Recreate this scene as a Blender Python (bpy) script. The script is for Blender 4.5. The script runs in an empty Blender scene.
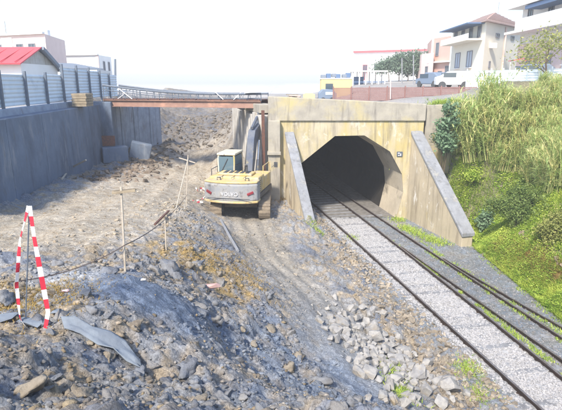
import bpy, bmesh, math, random
import numpy as np
from mathutils import Vector, Matrix, Euler

# ------------------------------------------------------------------ camera, sky, sun, exposure
scene = bpy.context.scene
COL = scene.collection
CAM_H, F_PX, HORIZON = 7.0, 490.0, 82.0
PITCH = math.atan((205.0 - HORIZON) / F_PX)
cam_data = bpy.data.cameras.new('camera')
cam_data.sensor_width = 36.0
cam_data.lens = 36.0 * F_PX / 562.0
cam_data.clip_start, cam_data.clip_end = 0.1, 3000.0
cam = bpy.data.objects.new('camera', cam_data)
cam.location = (0, 0, CAM_H)
cam.rotation_euler = (math.pi / 2 - PITCH, 0, 0)
COL.objects.link(cam)
scene.camera = cam

SUN_EL, SUN_AZ = math.radians(45), math.radians(206)      # azimuth clockwise from +Y: behind left of the camera
world = bpy.data.worlds.new('World'); scene.world = world; world.use_nodes = True
wn = world.node_tree.nodes; wn.clear()
sky = wn.new('ShaderNodeTexSky'); sky.sky_type = 'NISHITA'; sky.sun_disc = False
sky.sun_elevation = SUN_EL; sky.sun_rotation = SUN_AZ
sky.air_density = 1.0; sky.dust_density = 1.0; sky.ozone_density = 1.5
bg = wn.new('ShaderNodeBackground'); bg.inputs['Strength'].default_value = 0.14
wo = wn.new('ShaderNodeOutputWorld')
world.node_tree.links.new(sky.outputs[0], bg.inputs[0]); world.node_tree.links.new(bg.outputs[0], wo.inputs[0])

sun_data = bpy.data.lights.new('sun', 'SUN'); sun_data.energy = 3.2; sun_data.angle = math.radians(6)
sun_data.color = (1.0, 0.91, 0.77)
sun = bpy.data.objects.new('sun', sun_data); COL.objects.link(sun)
sdir = Vector((math.sin(SUN_AZ) * math.cos(SUN_EL), math.cos(SUN_AZ) * math.cos(SUN_EL), math.sin(SUN_EL)))
sun.rotation_euler = sdir.to_track_quat('Z', 'Y').to_euler()
sun.location = sdir * 60

vs = scene.view_settings
vs.view_transform = 'Standard'; vs.look = 'None'; vs.gamma = 1.0; vs.exposure = 1.22; vs.use_curve_mapping = False

R = random.Random(7)
NP = np.random.default_rng(11)

# ------------------------------------------------------------------ pixel helpers (direction only; distance given by Y or z)
_c, _s = math.cos(PITCH), math.sin(PITCH)
def ray(x, y):
    a = (x - 281) / F_PX; b = (205 - y) / F_PX
    return a, _c + b * _s, -_s + b * _c
def atz(x, y, z=0.0):
    r = ray(x, y); t = (z - CAM_H) / r[2]
    return Vector((r[0] * t, r[1] * t, z))
def aty(x, y, Y):
    r = ray(x, y); t = Y / r[1]
    return Vector((r[0] * t, Y, CAM_H + r[2] * t))

# ------------------------------------------------------------------ numpy noise
_perm = np.random.default_rng(3).permutation(512)
_perm = np.concatenate([_perm, _perm, _perm])
def _hash(ix, iy): return _perm[(_perm[ix & 511] + iy) & 511]
_ga = np.linspace(0, 2 * np.pi, 512, endpoint=False)
_gx, _gy = np.cos(_ga), np.sin(_ga)
def perlin(x, y):
    x0 = np.floor(x).astype(int); y0 = np.floor(y).astype(int)
    fx, fy = x - x0, y - y0
    u = fx * fx * fx * (fx * (fx * 6 - 15) + 10); v = fy * fy * fy * (fy * (fy * 6 - 15) + 10)
    def g(i, j):
        h = _hash(x0 + i, y0 + j)
        return _gx[h] * (fx - i) + _gy[h] * (fy - j)
    a = g(0, 0) * (1 - u) + g(1, 0) * u; b = g(0, 1) * (1 - u) + g(1, 1) * u
    return (a * (1 - v) + b * v) * 1.5
def fbm(x, y, octv=4, gain=0.5):
    s = 0; a = 1.0
    for k in range(octv):
        s = s + a * perlin(x + 17.3 * k, y - 9.1 * k); x = x * 2.03; y = y * 2.03; a *= gain
    return s
def worley(x, y):
    """distance to nearest and second nearest jittered cell point, and a random value of that cell"""
    x0 = np.floor(x).astype(int); y0 = np.floor(y).astype(int)
    d1 = np.full(x.shape, 9.0); d2 = np.full(x.shape, 9.0); cid = np.zeros(x.shape)
    for i in (-1, 0, 1):
        for j in (-1, 0, 1):
            h = _hash(x0 + i, y0 + j); h2 = _hash(x0 + i + 91, y0 + j + 37)
            d = np.hypot(x0 + i + h / 512.0 - x, y0 + j + h2 / 512.0 - y)
            near = d < d1
            d2 = np.where(near, d1, np.minimum(d2, d)); cid = np.where(near, _hash(h, h2) / 512.0, cid)
            d1 = np.where(near, d, d1)
    return d1, d2, cid
def sstep(a, b, x):
    t = np.clip((x - a) / (b - a), 0, 1); return t * t * (3 - 2 * t)

# ------------------------------------------------------------------ materials
MATS = {}
def new_mat(name):
    m = bpy.data.materials.new(name); m.use_nodes = True
    return m, m.node_tree.nodes, m.node_tree.links, m.node_tree.nodes['Principled BSDF']
def mat(name, col, rough=0.8, col2=None, scale=4.0, mix=0.5, bump=0.0, bscale=30.0, metal=0.0, stains=(), attr=None, detail=6.0, spec=0.3, grit=False):
    """noise-varied principled material. stains: (colour, noise scale, lo, hi, stretch z)"""
    if name in MATS: return MATS[name]
    m, N, L, B = new_mat(name)
    tc = N.new('ShaderNodeTexCoord'); geo = N.new('ShaderNodeNewGeometry')
    def noise(sc, det=detail, stretch=None, dist=0.0):
        n = N.new('ShaderNodeTexNoise'); n.inputs['Scale'].default_value = sc; n.inputs['Detail'].default_value = det
        n.inputs['Roughness'].default_value = 0.65; n.inputs['Distortion'].default_value = dist
        if stretch:
            mp = N.new('ShaderNodeMapping'); mp.inputs['Scale'].default_value = stretch
            L.new(geo.outputs['Position'], mp.inputs[0]); L.new(mp.outputs[0], n.inputs['Vector'])
        else: L.new(geo.outputs['Position'], n.inputs['Vector'])
        return n
    def mixc(fac, a, b, blend='MIX'):
        x = N.new('ShaderNodeMix'); x.data_type = 'RGBA'; x.blend_type = blend
        for sock, v in ((x.inputs['Factor'], fac), (x.inputs['A'], a), (x.inputs['B'], b)):
            pass
        fs, As, Bs = x.inputs[0], x.inputs[6], x.inputs[7]
        for sk, v in ((fs, fac), (As, a), (Bs, b)):
            if isinstance(v, bpy.types.NodeSocket): L.new(v, sk)
            elif isinstance(v, (int, float)): sk.default_value = v
            else: sk.default_value = (*v[:3], 1)
        return x.outputs[2]
    cur = col
    if attr:
        at = N.new('ShaderNodeAttribute'); at.attribute_name = attr; cur = at.outputs['Color']
    if col2 is not None:
        n = noise(scale); rp = N.new('ShaderNodeMapRange'); rp.inputs[1].default_value = 0.35; rp.inputs[2].default_value = 0.68
        L.new(n.outputs['Fac'], rp.inputs[0])
        ml = N.new('ShaderNodeMath'); ml.operation = 'MULTIPLY'; ml.inputs[1].default_value = mix * 2 if mix < .5 else 1.0
        L.new(rp.outputs[0], ml.inputs[0])
        if attr: cur = mixc(ml.outputs[0], cur, col2, 'MULTIPLY')
        else: cur = mixc(ml.outputs[0], cur, col2)
    for (sc_, s_, lo, hi, st) in stains:
        n = noise(s_, 8.0, st, 0.3); rp = N.new('ShaderNodeMapRange'); rp.inputs[1].default_value = lo; rp.inputs[2].default_value = hi
        L.new(n.outputs['Fac'], rp.inputs[0]); cur = mixc(rp.outputs[0], cur, sc_)
    if grit:                                             # pebbly speckle of light and dark grains
        for sc_, amt in ((26.0, .30), (70.0, .30)):
            vo = N.new('ShaderNodeTexVoronoi'); vo.inputs['Scale'].default_value = sc_; L.new(geo.outputs['Position'], vo.inputs['Vector'])
            sp = N.new('ShaderNodeSeparateColor'); L.new(vo.outputs['Color'], sp.inputs[0])
            mr = N.new('ShaderNodeMapRange'); mr.inputs[3].default_value = 1 - amt * .75; mr.inputs[4].default_value = 1 + amt * .75; L.new(sp.outputs[0], mr.inputs[0])
            cb = N.new('ShaderNodeCombineColor'); [L.new(mr.outputs[0], cb.inputs[q]) for q in range(3)]
            cur = mixc(1.0, cur, cb.outputs[0], 'MULTIPLY')
    if isinstance(cur, bpy.types.NodeSocket): L.new(cur, B.inputs['Base Color'])
    else: B.inputs['Base Color'].default_value = (*cur[:3], 1)
    B.inputs['Roughness'].default_value = rough; B.inputs['Metallic'].default_value = metal
    B.inputs['Specular IOR Level'].default_value = spec
    if bump > 0:
        n = noise(bscale, 6.0); b = N.new('ShaderNodeBump'); b.inputs['Strength'].default_value = min(1.0, bump); b.inputs['Distance'].default_value = 0.03
        L.new(n.outputs['Fac'], b.inputs['Height']); L.new(b.outputs[0], B.inputs['Normal'])
    MATS[name] = m
    return m
def leaf_mat(name, c1, c2, scale=2.0, trans=0.35):
    if name in MATS: return MATS[name]
    m, N, L, B = new_mat(name)
    geo = N.new('ShaderNodeNewGeometry')
    at = N.new('ShaderNodeAttribute'); at.attribute_name = 'leafv'
    cr = N.new('ShaderNodeMix'); cr.data_type = 'RGBA'
    L.new(at.outputs['Fac'], cr.inputs[0]); cr.inputs[6].default_value = (*c1, 1); cr.inputs[7].default_value = (*c2, 1)
    L.new(cr.outputs[2], B.inputs['Base Color']); B.inputs['Roughness'].default_value = 0.55; B.inputs['Specular IOR Level'].default_value = 0.3
    tr = N.new('ShaderNodeBsdfTranslucent'); L.new(cr.outputs[2], tr.inputs[0])
    mx = N.new('ShaderNodeMixShader'); mx.inputs[0].default_value = trans
    out = [n for n in N if n.type == 'OUTPUT_MATERIAL'][0]
    L.new(B.outputs[0], mx.inputs[1]); L.new(tr.outputs[0], mx.inputs[2]); L.new(mx.outputs[0], out.inputs[0])
    MATS[name] = m
    return m
def glass_mat():
    if 'glass' in MATS: return MATS['glass']
    return mat('glass', (0.05, 0.08, 0.11), 0.08, spec=0.8)

M_TERR = mat('earth', (.3, .3, .3), 0.92, col2=(.66, .67, .70), scale=9.0, attr='tint', bump=1.0, bscale=30.0, detail=10, grit=True)
M_CLOD = mat('clay_clod', (.25, .25, .26), 0.92, col2=(.6, .56, .52), scale=5.0, attr='tint', bump=0.8, bscale=40.0)
M_STONE = mat('limestone', (.37, .36, .345), 0.85, col2=(.22, .22, .23), scale=7.0, bump=0.6, bscale=25.0, stains=(((.30, .25, .18), 3.0, .55, .75, None),))
M_BALLAST = mat('ballast_stone', (.43, .425, .43), 0.85, col2=(.25, .25, .265), scale=16.0, bump=0.3, bscale=40)
M_PORTAL = mat('portal_concrete', (.50, .44, .32), 0.85, col2=(.38, .335, .25), scale=1.3, bump=0.4, bscale=18.0,
    stains=(((.46, .37, .13), 0.75, .42, .68, (1.1, 1.1, .45)), ((.16, .14, .11), 1.3, .50, .74, (2.6, 2.6, .22)), ((.62, .59, .52), 1.9, .56, .72, (1.2, 1.2, .8)), ((.14, .13, .11), 5.0, .62, .80, (2.5, 2.5, .25))))
M_PARAPET = mat('parapet_concrete', (.385, .355, .30), 0.88, col2=(.29, .27, .235), scale=1.8, bump=0.4, bscale=22.0,
    stains=(((.46, .39, .20), 1.0, .50, .74, (.8, 1, .8)), ((.19, .175, .155), 1.6, .52, .74, (2.5, 2.5, .35))))
M_WING = mat('wing_concrete', (.50, .43, .31), 0.85, col2=(.41, .355, .27), scale=1.1, bump=0.35, bscale=20.0,
    stains=(((.20, .165, .12), 1.3, .48, .74, (2.4, 2.4, .25)), ((.64, .62, .57), 1.7, .58, .68, (1.5, 1.5, .7)), ((.40, .31, .10), .8, .60, .74, (1, 1, .5))))
M_COPING = mat('coping_concrete', (.29, .30, .325), 0.85, col2=(.20, .21, .23), scale=2.0, bump=0.5, bscale=25.0, stains=(((.13, .13, .13), 3.0, .52, .75, None), ((.40, .38, .34), 2.0, .56, .74, None)))
M_LINING = mat('lining_concrete', (.56, .50, .40), 0.85, col2=(.42, .37, .29), scale=1.2, bump=0.4, bscale=12.0,
    stains=(((.14, .12, .10), 1.6, .55, .72, (1.5, .6, .5)),))
M_WALL = mat('retaining_wall_concrete', (.16, .205, .285), 0.88, col2=(.115, .15, .21), scale=.8, bump=0.6, bscale=12.0,
    stains=(((.07, .085, .12), .7, .48, .78, (1.0, 1.0, .4)), ((.26, .285, .32), 1.3, .54, .76, (1.5, 1.5, .5)), ((.13, .125, .12), 2.5, .58, .82, (1.2, 1.2, .3))))  # blue of sky-lit shade mixed into the concrete colour
M_PILE = mat('pile_concrete', (.32, .365, .44), 0.88, col2=(.22, .255, .32), scale=2.0, bump=0.4, bscale=14.0,
    stains=(((.16, .15, .15), 2.0, .55, .72, (2, 2, .3)),))
M_PILE2 = mat('pale_pile_concrete', (.48, .47, .45), 0.88, col2=(.36, .34, .31), scale=2.0, bump=0.4, bscale=14.0,
    stains=(((.24, .20, .15), 2.0, .55, .72, (2, 2, .3)),))
M_RUSTBEAM = mat('rust_primer_steel', (.33, .205, .16), 0.7, col2=(.25, .15, .12), scale=3.0, bump=0.15, bscale=40, stains=(((.50, .28, .20), 2.0, .56, .72, (.5, 1, 1)),))
M_DARKRUST = mat('dark_rust_steel', (.09, .05, .045), 0.7, col2=(.16, .07, .045), scale=9.0, bump=0.2, bscale=60)
M_RAIL = mat('rail_steel', (.045, .036, .034), 0.55, col2=(.075, .05, .042), scale=6.0, metal=0.3, bump=0.1, bscale=60)
M_RAILTOP = mat('rail_running_steel', (.30, .29, .30), 0.4, col2=(.16, .13, .12), scale=3.0, metal=0.5)
M_SLEEPER = mat('sleeper_concrete', (.26, .27, .29), 0.88, col2=(.14, .14, .15), scale=5.0, bump=0.4, bscale=30)
M_TIMBER = mat('weathered_timber', (.34, .28, .20), 0.8, col2=(.22, .18, .13), scale=6.0, bump=0.3, bscale=40)
M_STAKE = mat('stake_wood', (.50, .45, .38), 0.8, col2=(.36, .31, .25), scale=14.0, bump=0.2, bscale=60)
M_ZINC = mat('galvanised_sheet', (.58, .66, .73), 0.5, col2=(.68, .74, .79), scale=1.2, metal=0.0, stains=(((.36, .43, .52), 1.1, .58, .74, None), ((.40, .30, .24), 2.4, .66, .78, None)))
M_POST = mat('fence_post_steel', (.10, .13, .18), 0.6, col2=(.16, .18, .21), scale=6.0)
M_YELLOW = mat('machine_yellow', (.62, .45, .17), 0.6, col2=(.50, .38, .18), scale=4.0, bump=.15, bscale=30, stains=(((.46, .41, .33), 2.2, .44, .66, None), ((.16, .14, .12), 6.0, .56, .74, None)))
M_CWGREY = mat('machine_grey', (.27, .285, .31), 0.7, col2=(.35, .34, .325), scale=4.0, bump=.15, bscale=30, stains=(((.08, .08, .09), 4.0, .52, .72, None), ((.34, .31, .27), 2.5, .56, .72, None),))
M_DARKM = mat('machine_dark', (.045, .05, .06), 0.55, col2=(.09, .09, .09), scale=6.0)
M_BOOM = mat('shaded_boom', (.07, .09, .14), 0.6, col2=(.14, .15, .17), scale=3.0, stains=(((.42, .33, .13), 2.2, .60, .74, None),))  # darkness of the boom's shadow side set as its base colour
M_MUDTRACK = mat('muddy_track_steel', (.27, .22, .16), 0.9, col2=(.16, .13, .10), scale=7.0, bump=0.5, bscale=25)
M_CABWHITE = mat('cab_trim', (.62, .58, .45), 0.5, col2=(.5, .46, .36), scale=5.0)
M_CHROME = mat('cylinder_rod', (.6, .6, .62), 0.2, metal=0.9)
M_REDLAMP = mat('lamp_red', (.26, .03, .04), 0.4, spec=.6)
M_LETTER = mat('lettering_pale', (.62, .62, .66), 0.5)
M_GREYSHEET = mat('grey_membrane', (.20, .235, .28), 0.8, col2=(.15, .175, .215), scale=5.0, bump=0.3, bscale=20)
M_PINK = mat('pink_scrap', (.55, .36, .33), 0.8, col2=(.42, .28, .26), scale=8.0)
M_REDPL = mat('red_plastic', (.50, .035, .06), 0.45)
M_WHITEPL = mat('white_plastic', (.72, .70, .70), 0.45)
M_CORD = mat('cord', (.11, .09, .085), 0.8)

# ------------------------------------------------------------------ mesh builders
def setp(o, label=None, cat=None, group=None, kind=None):
    if label: o['label'] = label
    if cat: o['category'] = cat
    if group: o['group'] = group
    if kind: o['kind'] = kind
    return o
def empty(name, loc=(0, 0, 0), rz=0.0, label=None, cat=None, group=None):
    o = bpy.data.objects.new(name, None); COL.objects.link(o); o.location = loc; o.rotation_euler = (0, 0, rz); o.empty_display_size = .2
    return setp(o, label, cat, group)
def link_mesh(name, me, m=None, parent=None, loc=None):
    if m is not None and not me.materials: me.materials.append(m)
    o = bpy.data.objects.new(name, me); COL.objects.link(o)
    if parent is not None: o.parent = parent
    if loc is not None: o.location = loc
    return o
def np_mesh(name, V, Fq, smooth=False, attr=None, color=None):
    """fast mesh from arrays; Fq (n,3) or (n,4)"""
    V = np.asarray(V, dtype=np.float32); Fq = np.asarray(Fq, dtype=np.int32)
    me = bpy.data.meshes.new(name); k = Fq.shape[1]
    me.vertices.add(len(V)); me.vertices.foreach_set('co', V.ravel())
    me.loops.add(Fq.size); me.loops.foreach_set('vertex_index', Fq.ravel())
    me.polygons.add(len(Fq)); me.polygons.foreach_set('loop_start', np.arange(len(Fq), dtype=np.int32) * k)
    try: me.polygons.foreach_set('loop_total', np.full(len(Fq), k, dtype=np.int32))
    except Exception: pass
    me.polygons.foreach_set('use_smooth', np.full(len(Fq), smooth, dtype=bool))
    if attr is not None:
        a = me.attributes.new('leafv', 'FLOAT', 'POINT'); a.data.foreach_set('value', np.asarray(attr, dtype=np.float32))
    if color is not None:
        a = me.attributes.new('tint', 'FLOAT_COLOR', 'POINT')
        c = np.ones((len(V), 4), dtype=np.float32); c[:, :3] = color; a.data.foreach_set('color', c.ravel())
    me.update(calc_edges=True)
    return me

class MB:
    def __init__(s): s.v = []; s.f = []
    def _add(s, vs_, fs):
        n = len(s.v); s.v += [tuple(v) for v in vs_]; s.f += [tuple(i + n for i in f) for f in fs]; return s
    def box(s, c, d, rot=None):
        x, y, z = d[0] / 2, d[1] / 2, d[2] / 2
        vs_ = [Vector(p) for p in ((-x, -y, -z), (x, -y, -z), (x, y, -z), (-x, y, -z), (-x, -y, z), (x, -y, z), (x, y, z), (-x, y, z))]
        if rot is not None: vs_ = [rot @ v for v in vs_]
        c = Vector(c)
        return s._add([v + c for v in vs_], [(0, 3, 2, 1), (4, 5, 6, 7), (0, 1, 5, 4), (1, 2, 6, 5), (2, 3, 7, 6), (3, 0, 4, 7)])
    def lo_hi(s, a, b): return s.box([(a[i] + b[i]) / 2 for i in range(3)], [abs(b[i] - a[i]) for i in range(3)])
    def bar(s, a, b, w, h, w2=None, h2=None, up=(0, 0, 1)):
        a, b = Vector(a), Vector(b); d = (b - a).normalized(); u = Vector(up)
        if abs(d.dot(u)) > .99: u = Vector((0, 1, 0))
        r = d.cross(u).normalized(); u = r.cross(d).normalized(); w2 = w if w2 is None else w2; h2 = h if h2 is None else h2
        vs_ = [a + r * (sx * w / 2) + u * (sz * h / 2) for sx, sz in ((-1, -1), (1, -1), (1, 1), (-1, 1))] + [b + r * (sx * w2 / 2) + u * (sz * h2 / 2) for sx, sz in ((-1, -1), (1, -1), (1, 1), (-1, 1))]
        return s._add(vs_, [(0, 1, 2, 3), (7, 6, 5, 4), (0, 4, 5, 1), (1, 5, 6, 2), (2, 6, 7, 3), (3, 7, 4, 0)])
    def tube(s, pts, r, n=8, r2=None, closed_ends=True):
        pts = [Vector(p) for p in pts]; m = len(pts); rings = []
        for i, p in enumerate(pts):
            d = (pts[min(i + 1, m - 1)] - pts[max(i - 1, 0)]).normalized()
            u = Vector((0, 0, 1)) if abs(d.z) < .95 else Vector((1, 0, 0))
            a = d.cross(u).normalized(); b = a.cross(d).normalized()
            rr = r if r2 is None else r + (r2 - r) * i / max(1, m - 1)
            rings += [p + a * (rr * math.cos(2 * math.pi * k / n)) + b * (rr * math.sin(2 * math.pi * k / n)) for k in range(n)]
        fs = [(i * n + k, i * n + (k + 1) % n, (i + 1) * n + (k + 1) % n, (i + 1) * n + k) for i in range(m - 1) for k in range(n)]
        if closed_ends: fs += [tuple(range(n - 1, -1, -1)), tuple((m - 1) * n + k for k in range(n))]
        return s._add(rings, fs)
    def prism(s, poly, a0, a1, axis='X'):
        """extrude a 2D polygon along an axis; poly in the two other axes in order"""
        n = len(poly)
        def mk(p, t): return {'X': (t, p[0], p[1]), 'Y': (p[0], t, p[1]), 'Z': (p[0], p[1], t)}[axis]
        vs_ = [mk(p, a0) for p in poly] + [mk(p, a1) for p in poly]
        fs = [tuple(range(n - 1, -1, -1)), tuple(range(n, 2 * n))] + [(i, (i + 1) % n, n + (i + 1) % n, n + i) for i in range(n)]
        return s._add(vs_, fs)
    def build(s, name, m, parent=None, bevel=0.0, smooth=False, loc=None):
        me = bpy.data.meshes.new(name); me.from_pydata(s.v, [], s.f)
        bm = bmesh.new(); bm.from_mesh(me); bmesh.ops.recalc_face_normals(bm, faces=bm.faces); bm.to_mesh(me); bm.free()
        if smooth: me.polygons.foreach_set('use_smooth', np.ones(len(me.polygons), dtype=bool))
        o = link_mesh(name, me, m, parent, loc)
        if bevel > 0:
            b = o.modifiers.new('bevel', 'BEVEL'); b.width = bevel; b.segments = 2; b.limit_method = 'ANGLE'; b.angle_limit = math.radians(40)
        return o
def box(name, c, d, m, parent=None, bevel=0.0, rot=None): return MB().box(c, d, rot).build(name, m, parent, bevel)
def text_mesh(txt, size, depth=0.01):
    cu = bpy.data.curves.new('lettering', 'FONT'); cu.body = txt; cu.size = size; cu.extrude = depth; cu.align_x = 'CENTER'; cu.align_y = 'CENTER'
    t = bpy.data.objects.new('tmp_text', cu); COL.objects.link(t); bpy.context.view_layer.update()
    me = bpy.data.meshes.new_from_object(t.evaluated_get(bpy.context.evaluated_depsgraph_get()))
    bpy.data.objects.remove(t); return me
def copy_tree(o, parent=None):
    c = o.copy(); COL.objects.link(c)
    if parent is not None: c.parent = parent
    for ch in list(o.children): copy_tree(ch, c)
    return c

# ------------------------------------------------------------------ layout curves
YP = 25.45                                            # front of the tunnel portal
def fit_px(pts, deg=2, z=0.0):
    w = [atz(*p, z) for p in pts]
    return np.polyfit([p.y for p in w], [p.x for p in w], deg)
C1 = fit_px([(308.9, 198.7), (351.6, 237.8), (380, 262.3), (413.8, 293), (463.8, 337), (542, 410)])
C2 = fit_px([(335.6, 197.8), (367.6, 221.8), (400, 246.7), (456.5, 291.2), (508, 333), (562, 376)])
C2b = fit_px([(400, 246.0), (440, 273.5), (462, 288.5), (524.3, 333), (562, 361)])
C3 = fit_px([(345, 194), (360, 204), (399.6, 231.6), (480, 281.4), (554.5, 333)])
_yy = np.linspace(4, 19.6, 20)
C3b = np.polyfit(_yy, np.polyval(C3, _yy) + .085 + .36 * ((20.0 - _yy) / 6.3) ** 1.4, 3)
_yy = np.linspace(4, 21.0, 20)
C2b = np.polyfit(_yy, np.polyval(C2, _yy) + .085 + .40 * ((21.2 - _yy) / 8.5) ** 1.3, 3)
def rx(C, Y): return np.polyval(C, np.maximum(Y, 4.0)) + (np.minimum(Y, 4.0) - 4.0) * np.polyval(np.polyder(C), 4.0)
def wall_x(Y): return -9.85 - 0.072 * (Y - 17.0) if not isinstance(Y, np.ndarray) else -9.85 - 0.072 * (Y - 17.0)
WALL_END = 31.0
def toe_x(Y): return 8.75 + 0.02 * (Y - 21) + 0.035 * np.maximum(0, 21 - Y) * 1.0   # foot of the grassy bank right of the tracks
def pile_x(Y): return -0.75 - 0.26 * (np.minimum(Y, 37.0) - YP)          # pale wall running back from the left end of the portal

# ------------------------------------------------------------------ terrain
ctl = [  # picture direction plus height above the rails
 (330,262,.35),(300,240,.6),(260,225,.9),(246,214,.9),(225,214,1.0),(275,214,.85),(290,222,.8),(300,228,.75),(230,235,1.15),(270,260,.95),(320,300,.75),(360,300,.15),(300,330,1.2),(350,350,.7),
 (400,390,.4),(430,405,.1),(240,290,1.95),(215,262,2.1),(200,250,2.4),(225,245,1.5),(180,225,2.3),(190,212,2.2),(205,225,2.0),(220,330,2.35),(270,380,2.2),(260,330,1.75),(330,405,1.25),(200,400,3.25),(150,400,3.75),(100,400,4.15),(0,400,4.5),
 (40,320,4.15),(100,320,3.95),(130,285,4.05),(150,285,3.85),(110,290,3.95),(123,268,3.6),(175,285,3.3),(0,290,3.75),(60,285,3.7),(60,240,3.2),(0,250,3.3),(30,265,3.45),(120,220,2.8),(40,215,2.85),(100,190,2.4),(150,215,2.55),(170,190,1.95),(165,205,2.2),
 (190,170,1.5),(150,180,2.1),(0,207,2.7),(210,190,1.3),(205,200,1.6),(380,300,0.0),(370,270,0.0),(340,240,.2),
]
cp = [atz(*p) for p in ctl]
cp += [aty(60,172,24.5), aty(85,160,29.0), aty(110,155,31), aty(130,160,30), aty(150,140,36.5), aty(158,122,46), aty(170,109,58), aty(200,110,61), aty(228,110,58), aty(150,111,57), aty(195,140,41), aty(232,138,40), aty(195,125,50), aty(228,122,49), aty(212,130,46), aty(215,160,33), aty(170,160,33.5), aty(238,158,30)]
cp += [Vector(p) for p in ((-12,33,4.5),(-14,36,5.6),(-13.5,41,5.4),(-16,30,5.6),(-16,20,5.4),(0,2,5.3),(-3,1,5.4),(-6,3,5.0),(-8,8,4.0),(-9,12,3.4),(0,-4,5.4),(4,-2,3.4),(2,3,3.6),(3.2,5.5,1.6),(4.6,4,.6),(5.2,8,0.0),(2.0,5.8,2.4),(1.0,24.5,.75),(0,25.2,.9),(-1,25,.9),(-.5,27,1.0),(-2.0,29,1.3),(-12,62,5.6),(0,50,6),(0,62,6),(-14,48,5.6))]
# embankment on the right of the tracks
for Y in (-4, 4, 8, 12, 16, 20, 24):
    t = float(toe_x(np.array(float(Y))))
    for dx, z in ((0, .05), (.7, .75), (1.6, 1.7), (2.6, 3.0), (3.6, 4.4), (4.6, 5.5), (6.2, 6.1), (9, 6.4)):
        cp.append(Vector((t + dx, Y, z)))
for dx, z in ((0, .3), (.7, 2.0), (1.4, 3.9), (2.2, 4.9), (3.5, 5.8)): cp.append(Vector((8.0 + dx, 25.3, z)))
cpx = np.array([p.x for p in cp]); cpy = np.array([p.y for p in cp]); cpz = np.array([p.z for p in cp])
def tps(r2): return np.where(r2 > 1e-9, 0.5 * r2 * np.log(np.maximum(r2, 1e-9)), 0)
n = len(cp)
A = np.zeros((n + 3, n + 3)); A[:n, :n] = tps((cpx[:, None] - cpx) ** 2 + (cpy[:, None] - cpy) ** 2) + np.eye(n) * 0.25
Pm = np.stack([np.ones(n), cpx, cpy], 1); A[:n, n:] = Pm; A[n:, :n] = Pm.T
W = np.linalg.solve(A, np.concatenate([cpz, np.zeros(3)]))
cgx = np.arange(-20, 26.01, .4); cgy = np.arange(-8, 76.01, .4)
CGX, CGY = np.meshgrid(cgx, cgy, indexing='ij')
qx, qy = CGX.ravel(), CGY.ravel()
base = W[n] + W[n + 1] * qx + W[n + 2] * qy
for i in range(n): base = base + W[i] * tps((qx - cpx[i]) ** 2 + (qy - cpy[i]) ** 2)
base = np.clip(base.reshape(CGX.shape), -.3, 7.0)
def bil(gx, gy, G, x, y):
    i = np.clip(np.searchsorted(gx, x) - 1, 0, len(gx) - 2); j = np.clip(np.searchsorted(gy, y) - 1, 0, len(gy) - 2)
    u = np.clip((x - gx[i]) / (gx[i + 1] - gx[i]), 0, 1); v = np.clip((y - gy[j]) / (gy[j + 1] - gy[j]), 0, 1)
    return G[i, j] * (1 - u) * (1 - v) + G[i + 1, j] * u * (1 - v) + G[i, j + 1] * (1 - u) * v + G[i + 1, j + 1] * u * v
def geom(a, step, lim, g=1.22):
    out = []; x = a
    while abs(x) < lim: step *= g; x += step; out.append(x)
    return out
gx = list(np.arange(-7, -5.5, .06)) + list(np.arange(-5.5, 2.8, .034)) + list(np.arange(2.8, 8.001, .055)); gx += list(np.arange(8.12, 17, .12)); gx += geom(gx[-1], .15, 900)
gl = list(np.arange(-7.1, -14, -.1)); gl += geom(gl[-1], -.15, 900); gx = np.array(gl[::-1] + gx)
gy = list(np.arange(2.4, 9.5, .03)) + list(np.arange(9.5, 15, .05)); gy += list(np.arange(15, 31, .085)); gy += list(np.arange(31.2, 68, .25)); gy += geom(gy[-1], .3, 1400)
gb = list(np.arange(2.2, -4, -.25)); gb += geom(gb[-1], -.3, 60); gy = np.array(gb[::-1] + gy)
GX, GY = np.meshgrid(gx, gy, indexing='ij')
low = bil(cgx, cgy, base, GX, GY)
# upper ground: street over the tunnel, left plot behind the wall, hill rising to the right
upper = 5.85 - .42 * (1 - sstep(3, 9, GX)) + 0.02 * np.clip(GY - YP, 0, 60) * sstep(4, 10, GX) + .035 * np.clip(GX - 7, 0, 30) + 0.0
upper = np.where(GX < -5, 5.75, upper)
x1 = rx(C1, GY)
# track formation
corr = sstep(x1 - 1.1, x1 - .45, GX) * (1 - sstep(toe_x(GY) - .25, toe_x(GY) + .1, GX))
Z = low * (1 - corr) + (-.125) * corr
zone_track = corr
# noise relief, strength by zone
road = np.exp(-((GX - (-6.3 + 0.05 * (GY - 15))) / 2.6) ** 2) * sstep(9.0, 11.5, GY) * (1 - sstep(40, 48, GY))
ramp_c = np.interp(GY, [6, 9.5, 13.5, 16.3, 20.7, 24], [2.9, 2.0, .9, -.35, -1.3, -1.8])
ramp = np.exp(-((GX - ramp_c) / 1.1) ** 2) * sstep(8, 10, GY)
mound = np.exp(-(((GX + 2.35) / 1.0) ** 2 + ((GY - 7.1) / .75) ** 2) ** 1.5)
mound2 = np.exp(-(((GX + 3.7) / .7) ** 2 + ((GY - 7.6) / .8) ** 2) ** 1.5)
smooth_z = np.clip(road + ramp + .85 * mound, 0, 1)
bank_right = sstep(toe_x(GY) - .1, toe_x(GY) + .5, GX)
rough = (1 - smooth_z) * (1 - corr) * (1 - .6 * bank_right)
nearw = sstep(75, 50, GY) * sstep(30, 18, np.abs(GX)) * sstep(-6, 0, GY)
d1, d2, cid = worley(GX * 3.1 + .35 * perlin(GX * 4, GY * 4), GY * 3.1)
cl1 = np.clip(1 - d1 * 1.25, 0, 1) ** .6 * (cid - .15)
d1, d2, cid2 = worley(GX * 7.3 + .3 * perlin(GX * 9, GY * 9), GY * 7.3 + 3)
cl2 = np.clip(1 - d1 * 1.2, 0, 1) ** .7 * (cid2 - .1)
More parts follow.
